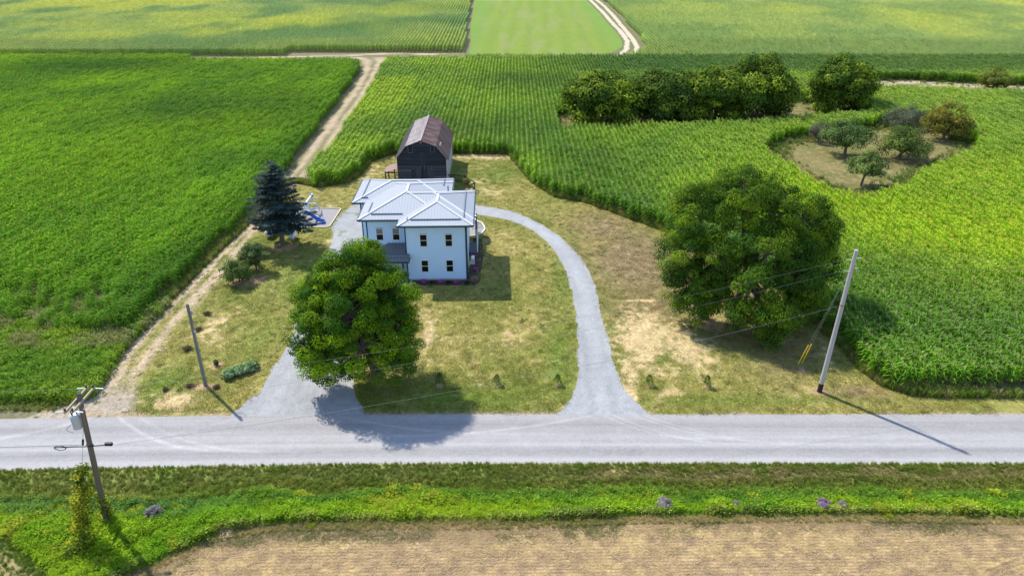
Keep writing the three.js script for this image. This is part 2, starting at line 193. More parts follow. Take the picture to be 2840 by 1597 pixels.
// ------------------------------------------------------------------ farm track, boundary lane, hay strip and far two-track
{
  const rect = RECT(-46, -26, -200, -92), r = rng(8);
  const tex = worldPaint(rect, 512, 2048, (x, z) => { const t = dirtTrack(x, z), n = fbm(x * 1.1, z * 0.8, 3), k = 0.75 + 0.5 * r(); const c = mix3(mix3([0.12, 0.125, 0.04], [0.25, 0.21, 0.10], n), DIRT, clamp(t * 1.1 - 0.08)); return [c[0] * k, c[1] * k, c[2] * k]; });
  const L = TRACK_LEFT.filter(p => p[1] <= -93).map(p => [p[0] - 0.5, p[1]]), R = TRACK_RIGHT.filter(p => p[1] <= -96).map(p => [p[0] + 0.5, p[1]]);
  ground('farm_track', planarUV(ribbon(L, R, 160, 6, 0.013, 0.35, 2), rect), std({ map: tex, roughness: 1, bumpMap: tex, bumpScale: 0.05 }), 'pale dirt farm track with two ruts running up beside the barn field', 'track');
  const lane = [[-150, -195.6], [-114.7, -193.4], [-90, -192.8], [-72, -194.4], [-55.6, -196.6], [-44, -198.4], [-32, -201.2], [-24, -200.4], [-12, -199.8]];
  const rectL = RECT(-150, -12, -206, -190), texL = worldPaint(rectL, 1024, 128, (x, z) => { const k = 0.75 + 0.5 * r(), n = fbm(x * 0.22, z * 0.9, 3); const bare = x > -66 && x < -20 ? 0.85 : x < -108 ? 0.5 : 0.12; const c = mix3([0.17, 0.16, 0.07], DIRT, step(0.62 - bare * 0.4, 0.8 - bare * 0.4, n)); return [c[0] * k, c[1] * k, c[2] * k]; });
  ground('field_lane', planarUV(ribbon(lane.map(([x, z]) => [x, z - 1.4]), lane.map(([x, z]) => [x, z + 1.4]), 160, 4, 0.02, 0.5, 9), rectL), std({ map: texL, roughness: 1 }), 'narrow dirt lane crossing between the near and the far corn fields', 'track');
  const rectS = RECT(-24, 36, -345, -188);
  const texS = worldPaint(rectS, 1024, 1024, (x, z) => { const s = Math.sin((x + (z + 202) * 0.035) * 1.15), n = fbm(x * 0.35, z * 0.06, 3), f = fbm(x * 1.2, z * 0.9, 2), k = 0.8 + 0.4 * r(); let c = mix3([0.140, 0.215, 0.012], [0.190, 0.260, 0.022], clamp(0.5 + 0.18 * s + 0.5 * (f - 0.5))); c = mix3(c, [0.24, 0.24, 0.09], step(0.5, 0.72, n) * 0.4); const side = Math.max(step(-6.5, -11, x), step(25, 30, x)); c = mix3(c, [0.13, 0.25, 0.025], side * 0.6); return [c[0] * k, c[1] * k, c[2] * k]; });
  const hay = ribbon(STRIP_LEFT, STRIP_RIGHT, 110, 26, 0.05, 0.3, 4);
  ground('hay_strip', planarUV(hay, rectS), std({ map: texS, roughness: 1 }), 'pale green mown hay strip between the two far corn fields', 'grass');
  const rectW = RECT(12, 44, -345, -188), verge = worldPaint(rectW, 256, 1024, (x, z) => { const d = Math.min(Math.abs(x - along(RUT_A, z)), Math.abs(x - along(RUT_B, z))), n = fbm(x * 1.3, z * 0.7, 2), k = 0.8 + 0.4 * r(); const c = mix3([0.55, 0.45, 0.34], [0.13, 0.15, 0.045], step(0.45, 0.95, d + 0.5 * (n - 0.5))); return [c[0] * k, c[1] * k, c[2] * k]; });
  ground('far_track', planarUV(ribbon(RUT_A.map(([x, z]) => [x - 1.6, z]), RUT_B.map(([x, z]) => [x + 1.6, z]), 130, 8, 0.075, 0.3, 6), rectW), std({ map: verge, roughness: 1 }), 'white two-rut field track climbing along the hay strip', 'track');
}
// ------------------------------------------------------------------ road: sun-bleached chip seal with dusty wheel paths and drag marks from the drives
{
  const rect = RECT(-64, 64, -44.1, -36.6), r = rng(12), W = 2048, Hh = 256;
  const arcs = []; const arc = (x0, s0, x1, s1, w, a) => arcs.push([x0, s0, x1, s1, w, a]);   // curves of pale dust: from the drive mouth (s: share of the road's width) into the lane
  arc(-13, 0.02, -1, 0.42, 0.16, 0.5); arc(6, 0.02, -8, 0.46, 0.14, 0.55); arc(6.6, 0.0, 13, 0.52, 0.10, 0.4); arc(7.4, 0.0, 15.5, 0.62, 0.10, 0.4); arc(8.8, 0.0, 18, 0.58, 0.10, 0.35); arc(9.6, 0.0, 20, 0.62, 0.10, 0.3); arc(-29, 0.0, -20, 0.72, 0.16, 0.6); arc(-27.5, 0.0, -17, 0.75, 0.14, 0.4); arc(-31, 0.0, -40, 0.5, 0.2, 0.5); arc(-20, 0.02, -30, 0.55, 0.15, 0.3);
  const tex = paint(W, Hh, (u, v) => {
    const x = lerp(rect.x0, rect.x1, u), zf = roadFar(x), zn = roadNear(x), z = lerp(rect.z0, rect.z1, v), s = (z - zf) / (zn - zf);
    const long = fbm(x * 0.05, s * 22, 3), grain = r(), mott = fbm(x * 0.9, z * 1.6, 3), blotch = fbm(x * 0.16 + 8, z * 0.5, 2);
    let t = 0.318 + 0.03 * (long - 0.5) * 2 + 0.02 * (mott - 0.5) * 2 + 0.03 * (noise(x * 5.5, z * 7) - 0.5) + 0.02 * (blotch - 0.5);
    const lane = Math.exp(-Math.pow((s - 0.24) / 0.10, 2)) + Math.exp(-Math.pow((s - 0.76) / 0.06, 2)); t -= 0.045 * lane;
    t += 0.055 * Math.exp(-Math.pow((s - 0.64) / 0.045, 2)) + 0.075 * step(0.84, 0.93, s) + 0.03 * Math.exp(-Math.pow((s - 0.5) / 0.05, 2));
    for (const [x0, s0, x1, s1, w, a] of arcs) { const q = (x - x0) / (x1 - x0); if (q > 0 && q < 1.6) { const ss = s0 + (s1 - s0) * (1 - Math.pow(1 - Math.min(q, 1), 2)); const d = (s - ss) * 5.5 / w; t += a * 0.12 * Math.exp(-d * d) * (q > 1 ? 1 - (q - 1) / 0.6 : 1) * (0.5 + mott); } }
    if (Math.abs(x - 6.8) < 2.2 && s > 0.5 && s < 0.85) t -= 0.03 * step(0.60, 0.74, fbm(x * 5, z * 5, 2));
    t *= 0.86 + 0.28 * grain; return [t * 1.0, t * 0.955, t * 0.945];
  });
  const A = [], B = []; for (let x = -200; x <= 200; x += 4) { A.push([x, roadFar(x)]); B.push([x, roadNear(x)]); }
  const pos = [], uv = [], idx = []; const prof = [[0, -0.05], [0, 0.025], [0.25, 0.05], [0.5, 0.065], [0.75, 0.05], [1, 0.025], [1, -0.05]];
  for (let i = 0; i < A.length; i++) for (const [s, y] of prof) { const x = A[i][0], z = lerp(A[i][1], B[i][1], s); pos.push(x, y, z + (y < 0 ? (s ? 0.05 : -0.05) : 0)); uv.push((x - rect.x0) / (rect.x1 - rect.x0), (z - rect.z0) / (rect.z1 - rect.z0)); }
  for (let i = 0; i < A.length - 1; i++) for (let j = 0; j < prof.length - 1; j++) { const k = i * prof.length + j, m = k + prof.length; idx.push(k, k + 1, m, k + 1, m + 1, m); }
  const g = new THREE.BufferGeometry(); g.setAttribute('position', new THREE.Float32BufferAttribute(pos, 3)); g.setAttribute('uv', new THREE.Float32BufferAttribute(uv, 2)); g.setIndex(idx); g.computeVertexNormals();
  tex.wrapS = THREE.MirroredRepeatWrapping;
  ground('road', g, std({ map: tex, roughness: 0.92, bumpMap: tex, bumpScale: 0.006 }), 'sun-bleached grey country road crossing in front of the yard', 'road');
}
// ------------------------------------------------------------------ gravel drives
{
  const rect = RECT(-24, 13, -92, -43), r = rng(21), mids = [[DRIVE_A_LEFT, DRIVE_A_RIGHT], [DRIVE_B_IN, DRIVE_B_OUT]].map(([a, b]) => { const p = resample(a, 16), q = resample(b, 16); return p.map((v, i) => [(v[0] + q[i][0]) / 2, (v[1] + q[i][1]) / 2]); });
  const tex = worldPaint(rect, 1536, 2048, (x, z) => {
    const n = fbm(x * 0.5, z * 0.22, 3), m = fbm(x * 2.4, z * 1.6, 2), g = r(), st = noise(x * 14, z * 11); let t = 0.335 + 0.10 * (n - 0.5) + 0.07 * (m - 0.5);
    if (z > -46.5) t -= 0.03 * step(0.52, 0.7, fbm(x * 2.2 + 5, z * 2.2, 2));
    const dc = z > -80 ? Math.min(edgeDistance(x, z, mids[0], false), edgeDistance(x, z, mids[1], false)) : 9; t *= 1 - 0.07 * Math.exp(-Math.pow((dc - 0.8) / 0.28, 2)) + 0.03 * Math.exp(-Math.pow(dc / 0.35, 2)); t *= 0.72 + 0.40 * g + 0.22 * st; let c = [t * 0.93, t * 0.94, t * 0.955];
    if (x < -16 && z < -76) c = mix3(c, [0.12, 0.16, 0.05], step(0.66, 0.8, fbm(x * 0.9, z * 0.9, 3)) * 0.6);
    return c;
  });
  const m = std({ map: tex, roughness: 0.95, bumpMap: tex, bumpScale: 0.03 });
  ground('driveway', planarUV(ribbon(DRIVE_A_LEFT, DRIVE_A_RIGHT, 300, 10, 0.022, 0.45, 3), rect), m, 'wide grey gravel driveway beside the large round maple', 'driveway');
  ground('driveway', planarUV(ribbon(DRIVE_B_IN, DRIVE_B_OUT, 340, 8, 0.027, 0.26, 11), rect), m, 'curved grey gravel driveway looping round the right of the house', 'driveway');
}
// ------------------------------------------------------------------ roadside verge and ditch: bands of grass that drift into one another
function vergeColor(x, z) {
  const n = roadNear(x), e = stubbleEdge(x), t = z - n, a = fbm(x * 0.25 + 3, z * 0.5, 3), b = fbm(x * 0.9, z * 0.9, 2), wide = x < -16 ? step(-16, -22, x) : 0, tt = t / (1 + 0.15 * wide) + 1.3 * (a - 0.5) + 0.5 * (b - 0.5);
  let c = mix3([0.17, 0.25, 0.03], [0.30, 0.29, 0.07], b);
  const tan = mix3(mix3([0.24, 0.24, 0.06], [0.46, 0.36, 0.18], clamp(b * 1.5 - 0.3)), [0.19, 0.27, 0.035], x < 4 ? 0.7 : 0.15); c = mix3(c, tan, step(0.25, 0.7, tt));
  c = mix3(c, mix3([0.165, 0.265, 0.025], [0.34, 0.33, 0.075], b), step(1.0, 1.6, tt)); c = mix3(c, mix3([0.11, 0.26, 0.03], [0.23, 0.36, 0.03], a), step(1.9, 2.7, tt));
  c = mix3(c, mix3([0.15, 0.33, 0.012], [0.34, 0.46, 0.02], clamp(a * 1.5 - 0.2)), step(3.0, 3.7, tt)); if (wide) c = mix3(c, [0.12, 0.24, 0.06], 0.6 * wide * step(2.0, 2.6, tt) * step(4.2, 3.6, tt));
  c = mix3(c, mix3([0.54, 0.42, 0.20], [0.28, 0.30, 0.07], b), step(e - 0.8, e - 0.2, z + 0.8 * (b - 0.5))); return c;
}
{
  const rect = RECT(-64, 64, -39, -27), r = rng(41), tex = worldPaint(rect, 2048, 512, (x, z) => { const c = vergeColor(x, z), k = 0.7 + 0.4 * r(); return [c[0] * k, c[1] * k, c[2] * k]; });
  const A = [], B = []; for (let x = -64; x <= 64; x += 2) { A.push([x, roadNear(x) + 0.02]); B.push([x, Math.min(stubbleEdge(x), -27) + 0.3]); }
  ground('verge', planarUV(ribbon(A, B, 128, 22, 0.008, 0.0, 5), rect), std({ map: tex, roughness: 1, bumpMap: tex, bumpScale: 0.05 }), 'grassy bank sloping from the road into the shallow ditch', 'verge');
}
// ------------------------------------------------------------------ stubble field in the foreground
function stubbleColor(x, z) {
  const e = z - stubbleEdge(x), n = fbm(x * 0.18, z * 0.7, 3), m = fbm(x * 1.8, z * 2.6, 3), f = noise(x * 15, z * 19);
  let c = mix3([0.215, 0.145, 0.085], [0.42, 0.290, 0.150], clamp(m * 1.9 - 0.45)); c = mix3(c, [0.52, 0.385, 0.165], step(0.5, 0.7, n * 0.55 + m * 0.45) * 0.75);
  c = mix3(c, [0.285, 0.195, 0.115], step(1.4, 0.2, e) * 0.6); const k = 0.75 + 0.5 * f; return [c[0] * k, c[1] * k, c[2] * k];
}
{
  const rect = RECT(-40, 40, -34.6, -20), r = rng(31);
  const line = (x, z) => { const dx = x - 36, dz = z + 22; const d = Math.hypot(dx * 0.62, dz); return x > 12 && d < 9.6 ? Math.sin(d * 24) : Math.sin((z + 0.016 * x + 0.1 * fbm(x * 0.1, z, 2)) * 26); };
  const tex = worldPaint(rect, 2048, 1024, (x, z) => { const c = stubbleColor(x, z), k = (0.8 + 0.4 * r()) * (1 + 0.16 * line(x, z) * step(0.9, 1.8, z - stubbleEdge(x)) * (0.4 + 1.2 * noise(x * 0.7, z * 2.2))); return [c[0] * k, c[1] * k, c[2] * k]; });
  const rows = worldPaint(rect, 2048, 1024, (x, z) => { const h = 0.5 + 0.22 * line(x, z) + 0.5 * (fbm(x * 5, z * 7, 2) - 0.5); return [h, h, h]; }); rows.colorSpace = THREE.NoColorSpace;
  const A = [], B = []; for (let x = -60; x <= 70; x += 2) { A.push([x, stubbleEdge(x) - 0.25]); B.push([x, -12]); }
  const g = ribbon(A, B, 130, 30, 0.02, 0.4, 5);
  ground('stubble_field', planarUV(g, rect), std({ map: tex, roughness: 1, bumpMap: rows, bumpScale: 0.06 }), 'tan harvested field with fine cultivated rows along the near edge', 'field');
  const lane = [[-45, -36.4], [-33, -33.4], [-30.7, -32.3], [-28.5, -31.0], [-26.6, -29.8], [-25.8, -29.1], [-24.8, -27.5], [-25.5, -22], [-45, -20]];
  const rect2 = RECT(-46, -24, -37, -20), tex2 = worldPaint(rect2, 512, 512, (x, z) => { const d = edgeDistance(x, z, lane), n = fbm(x * 0.9, z * 0.9, 3), k = 0.75 + 0.5 * r(); let c = mix3([0.095, 0.16, 0.016], [0.17, 0.19, 0.04], n); c = mix3(c, [0.36, 0.27, 0.13], step(0.75, 0.3, Math.abs(d - 1.2 - 0.5 * (n - 0.5))) * 0.75); return [c[0] * k, c[1] * k, c[2] * k]; });
  const pg = polygonSheet(lane, 0, 0.4, 0.6); const pp = pg.attributes.position; for (let i = 0; i < pp.count; i++) pp.setY(i, Math.max(landHeight(pp.getX(i), pp.getZ(i)), -0.21) + 0.04);
  ground('mown_lane', planarUV(pg, rect2), std({ map: tex2, roughness: 1 }), 'mown grassy lane with a tan edge in the near corner by the pole', 'grass');
}
// ------------------------------------------------------------------ leaf builder: many small faces with their own colour
class Leaves {
  constructor() { this.p = []; this.c = []; this.i = []; this.n = 0; }
  leaf(x, y, z, dx, dy, dz, sx, sy, sz, len, wid, col) {       // a diamond leaf from (x,y,z) along d with side direction s
    const p = this.p, c = this.c, k = this.n, m = len * 0.45, w = wid * 0.5;
    p.push(x, y, z, x + dx * m + sx * w, y + dy * m + sy * w, z + dz * m + sz * w, x + dx * len, y + dy * len, z + dz * len, x + dx * m - sx * w, y + dy * m - sy * w, z + dz * m - sz * w);
    for (let q = 0; q < 4; q++) c.push(col[0], col[1], col[2]);
    this.i.push(k, k + 1, k + 2, k, k + 2, k + 3); this.n += 4;
  }
  strip(pts, widths, s, col) {                                   // a bent blade
    const k = this.n; for (let q = 0; q < pts.length; q++) { const a = pts[q], w = widths[q] / 2; this.p.push(a[0] + s[0] * w, a[1] + s[1] * w, a[2] + s[2] * w, a[0] - s[0] * w, a[1] - s[1] * w, a[2] - s[2] * w); this.c.push(...col, ...col); this.n += 2; }
    for (let q = 0; q < pts.length - 1; q++) { const b = k + 2 * q; this.i.push(b, b + 1, b + 2, b + 1, b + 3, b + 2); }
  }
  build() { const g = new THREE.BufferGeometry(); g.setAttribute('position', new THREE.Float32BufferAttribute(this.p, 3)); g.setAttribute('color', new THREE.Float32BufferAttribute(this.c, 3)); g.setIndex(this.i); return g; }
}
const leafMaterial = (through, rough = 0.9) => new THREE.MeshPhysicalMaterial({ vertexColors: true, roughness: rough, transmission: through, thickness: 0, side: THREE.DoubleSide, specularIntensity: 0.12 });
const CORN = leafMaterial(0.46, 0.9), WEED = leafMaterial(0.42), GRASSM = leafMaterial(0.2);

function cornPatch(seed, length, plants, tall, tasselShare, leafC = [0.125, 0.285, 0.012], tasselC = [0.34, 0.33, 0.10], spread = 1) {      // a short piece of one corn row
  const r = rng(seed), L = new Leaves();
  for (let k = 0; k < plants; k++) {
    const z0 = (k + 0.5 + 0.5 * (r() - 0.5)) / plants * length - length / 2, x0 = 0.12 * (r() - 0.5), H = tall * (0.9 + 0.2 * r()), az = r() * Math.PI;
    const tone = 0.8 + 0.4 * r();
    for (let i = 0; i < 8; i++) {
      const a = az + i * Math.PI + 0.7 * (r() - 0.5), ca = Math.cos(a), sa = Math.sin(a), y = H * (0.28 + 0.62 * i / 7), len = (0.62 + 0.3 * r()) * spread, rise = 0.18 + 0.2 * r(), drop = 0.05 + 0.32 * r();
      const g = tone * (0.85 + 0.3 * r()), col = [leafC[0] * g, leafC[1] * g, leafC[2] * g];
      L.strip([[x0, y, z0], [x0 + ca * len * 0.38, y + rise, z0 + sa * len * 0.38], [x0 + ca * len * 0.75, y + rise * 0.75, z0 + sa * len * 0.75], [x0 + ca * len, y + rise - drop, z0 + sa * len]], [0.05, 0.10, 0.085, 0.015], [-sa, 0.25 * (r() - 0.5), ca], col);
    }
    if (r() < tasselShare) for (let i = 0; i < 4; i++) { const a = r() * 6.28, t = 0.16 + 0.1 * r(); L.leaf(x0, H * 0.93, z0, Math.cos(a) * t / 0.34, 0.30 / 0.34, Math.sin(a) * t / 0.34, -Math.sin(a), 0, Math.cos(a), 0.36, 0.035, tasselC); }
    L.strip([[x0, 0, z0], [x0, H * 0.95, z0]], [0.03, 0.02], [1, 0, 0], [0.14, 0.17, 0.05]);
  }
  return L.build();
}
function field(name, label, patches, material, spots, category = 'corn field') {   // one crop block: copies of a few row pieces; nobody could count the plants
  const g = new THREE.Group(); g.name = numbered(name); scene.add(g); tag(g, label, category, null, 'stuff');
  const per = patches.map(() => []); spots.forEach((s, i) => per[s.v % patches.length].push(s));
  const m = new THREE.Matrix4(), q = new THREE.Quaternion(), e = new THREE.Euler(), col = new THREE.Color();
  per.forEach((list, v) => {
    if (!list.length) return; const im = new THREE.InstancedMesh(patches[v], material, list.length); im.name = 'plants'; im.castShadow = im.receiveShadow = true; im.userData.kind = 'stuff';
    list.forEach((s, i) => { e.set(s.tx || 0, s.turn, s.tz || 0); q.setFromEuler(e); m.compose(V(s.x, s.y, s.z), q, V(s.sx ?? s.s, s.sy ?? s.s, s.s)); im.setMatrixAt(i, m); col.setRGB(...s.c); im.setColorAt(i, col); });
    g.add(im);
  });
  return g;
}
const NEAR_CORN = [1, 2, 3, 4, 5, 6].map(s => cornPatch(100 + s, 1.5, 8, 2.05, 0.6, [0.125, 0.300, 0.012], [0.33, 0.37, 0.10], 0.84));
const MID_CORN = [1, 2, 3, 4, 5, 6].map(s => cornPatch(300 + s, 1.5, 8, 2.0, 1.0, [0.145, 0.305, 0.022], [0.50, 0.50, 0.22], 0.8));
const FAR_CORN = [1, 2, 3, 4].map(s => cornPatch(200 + s, 3.0, 13, 1.9, 1.0, [0.265, 0.40, 0.105], [0.58, 0.56, 0.30], 0.55));
const inView = (x, z, m = 12) => Math.abs(x) < (-z * 0.8902 + 15) * 0.702 + m;
const cropTint = (x, z) => {                                        // darker and yellower plant tints, in drifts
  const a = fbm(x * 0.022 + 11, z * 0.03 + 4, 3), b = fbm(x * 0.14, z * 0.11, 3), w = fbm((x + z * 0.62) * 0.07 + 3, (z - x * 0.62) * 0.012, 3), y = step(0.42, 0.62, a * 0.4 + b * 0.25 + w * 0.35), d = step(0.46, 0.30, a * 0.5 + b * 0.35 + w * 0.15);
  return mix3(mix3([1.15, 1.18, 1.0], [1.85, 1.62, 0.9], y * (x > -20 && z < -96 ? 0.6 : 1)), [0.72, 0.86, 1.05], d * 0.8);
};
const ELL = (x, z, e) => { const dx = (x - e[0]) / e[2], dz = (z - e[1]) / e[3]; return Math.exp(-(dx * dx + dz * dz)); };
{
  const r = rng(900), L = [], M = [], R = [], UL = [], UR = [];
  for (let ix = -240; ix < 260; ix++) for (let z = -45; z > -199; z -= 1.42) {
    const x = ix * 0.76 + 0.05 * (r() - 0.5), zz = z + 0.4 * (r() - 0.5); if (!inView(x, zz)) continue;
    const v = Math.floor(r() * 6), turn = (r() < 0.5 ? 0 : Math.PI) + 0.08 * (r() - 0.5);
    const put = (list, s, c) => { const k = 0.85 + 0.3 * r(); list.push({ v, x, y: landHeight(x, zz), z: zz, turn, s, sx: s, sy: s * (0.9 + 0.2 * r()), c: [c[0] * k, c[1] * k, c[2] * k] }); };
    const left = along(TRACK_LEFT, clamp(zz, -196, -43.6)), right = along(TRACK_RIGHT, clamp(zz, -195, -43.6));
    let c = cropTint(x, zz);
    if (x < left - 0.6) {
      if (zz > -54.5 - 2.5 * noise(x * 0.2, 3) || zz < (x < -80 ? -189 : -183.5)) continue;
      const thin = step(-70, -57, zz) * step(-35, -40, x); if (r() < thin * (0.35 + 0.5 * fbm(x * 0.22, zz * 0.3, 2))) continue; c = mix3(c, [1.25, 1.1, 1.3], thin * 0.6);
      const fringe = step(4.5, 1.0, left - x) * 0.8;                 // the strip along the track is shorter and greyer
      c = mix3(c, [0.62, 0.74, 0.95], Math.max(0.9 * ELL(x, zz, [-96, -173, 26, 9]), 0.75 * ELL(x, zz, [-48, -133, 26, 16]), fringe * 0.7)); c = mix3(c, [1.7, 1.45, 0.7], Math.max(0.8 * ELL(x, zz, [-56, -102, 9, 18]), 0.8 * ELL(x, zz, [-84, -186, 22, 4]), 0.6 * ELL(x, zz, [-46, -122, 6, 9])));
      put(L, lerp(1, 0.72, Math.max(thin, fringe * 0.6)), c); continue;
    }
    if (x < right + 0.8 || inPoly(x, zz, YARD) && edgeDistance(x, zz, YARD) > 0.25 || inPoly(x, zz, ORCHARD) || inPoly(x, zz, GROVE) || inPoly(x, zz, BARE)) continue;
    if (x > -33 && x < -28 && zz > -97 || zz > -46.8 || x < -19 && zz > -94) continue;
    if (zz < (x < -12 ? -186.5 : -189.2)) continue;
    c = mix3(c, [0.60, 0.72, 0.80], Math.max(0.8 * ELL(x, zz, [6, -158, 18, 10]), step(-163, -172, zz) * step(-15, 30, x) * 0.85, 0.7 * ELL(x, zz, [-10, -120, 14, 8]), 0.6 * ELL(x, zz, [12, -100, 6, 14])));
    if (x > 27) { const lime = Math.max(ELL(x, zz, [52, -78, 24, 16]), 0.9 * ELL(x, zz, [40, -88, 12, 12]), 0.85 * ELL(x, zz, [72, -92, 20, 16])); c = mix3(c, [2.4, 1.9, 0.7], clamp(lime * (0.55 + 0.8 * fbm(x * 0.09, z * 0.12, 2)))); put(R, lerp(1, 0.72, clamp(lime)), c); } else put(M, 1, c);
  }
  for (let ix = -260; ix < 275; ix++) for (let z = -190.5; z > -372; z -= 2.85) {
    const x = ix * 0.97 + 0.05 * (r() - 0.5), zz = z + 0.5 * (r() - 0.5); if (!inView(x, zz, 8)) continue;
    const v = Math.floor(r() * 4), turn = (r() < 0.5 ? 0 : Math.PI) + 0.03 * (r() - 0.5), sl = along(STRIP_LEFT, zz), sr = along(RUT_B, zz) + 2.4;
    if (x > sl - 1.2 && x < sr) continue; if (x < sl && x < -8 && zz > -202.8 + (x < -60 ? 4 : 0)) continue; if (x > 0 && zz > -190) continue;
    const a = fbm(x * 0.013 + 31, zz * 0.02 + 4, 3), b = fbm(x * 0.06, zz * 0.035, 3), k = 0.9 + 0.2 * r(); let c = mix3([1.4, 1.32, 1.25], [1.85, 1.55, 1.05], step(0.42, 0.66, a * 0.7 + b * 0.3)); c = mix3(c, [0.72, 0.95, 1.1], step(0.50, 0.34, a * 0.25 + b * 0.75) * 0.7);
    if (x > sr) c = mix3(c, [1.8, 1.6, 1.3], 0.35);
    if (zz > -222) c = mix3(c, [0.95, 1.0, 0.9], step(-222, -208, zz) * 0.6);
    (x < sl ? UL : UR).push({ v, x, y: landHeight(x, zz), z: zz, turn, s: 1, c: [c[0] * k, c[1] * k, c[2] * k] });
  }
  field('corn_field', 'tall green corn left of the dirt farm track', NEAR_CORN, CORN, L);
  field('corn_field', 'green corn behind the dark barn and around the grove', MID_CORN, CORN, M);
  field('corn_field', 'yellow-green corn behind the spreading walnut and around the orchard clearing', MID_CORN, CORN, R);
  field('corn_field', 'pale tasselled corn rows beyond the lane, left of the hay strip', FAR_CORN, CORN, UL);
  field('corn_field', 'pale tasselled corn beyond the far two-rut track', FAR_CORN, CORN, UR);
}
// ------------------------------------------------------------------ weeds and grasses
function weedClump(seed, kind) {
  const r = rng(seed), L = new Leaves();
  if (kind === 'leafy') for (let i = 0; i < 34; i++) { const a = r() * 6.28, u = Math.sqrt(r()), R = 0.28 * u, y = 0.12 + 0.34 * (1 - u * u) * (0.5 + 0.5 * r()) + 0.06 * r(), g = 0.8 + 0.4 * r(); const b = a + 1.2 * (r() - 0.5), el = 0.2 + 0.5 * r(); L.leaf(Math.cos(a) * R, y, Math.sin(a) * R, Math.cos(b) * Math.cos(el), Math.sin(el), Math.sin(b) * Math.cos(el), -Math.sin(b), 0.2 * (r() - 0.5), Math.cos(b), 0.11 + 0.07 * r(), 0.05 + 0.035 * r(), [g, g, g]); }
  else for (let i = 0; i < 30; i++) { const a = r() * 6.28, R = 0.22 * Math.sqrt(r()), h = 0.22 + 0.3 * r(), b = r() * 6.28, o = 0.10 + 0.16 * r(), g = 0.8 + 0.4 * r(), x = Math.cos(a) * R, z = Math.sin(a) * R; L.strip([[x, 0, z], [x + Math.cos(b) * o * 0.35, h * 0.7, z + Math.sin(b) * o * 0.35], [x + Math.cos(b) * o, h, z + Math.sin(b) * o]], [0.03, 0.026, 0.006], [-Math.sin(b), 0, Math.cos(b)], [g, g, g]); }
  return L.build();
}
const WEEDS = [weedClump(1, 'leafy'), weedClump(2, 'leafy'), weedClump(3, 'grass'), weedClump(4, 'grass'), weedClump(5, 'leafy'), weedClump(6, 'grass')];
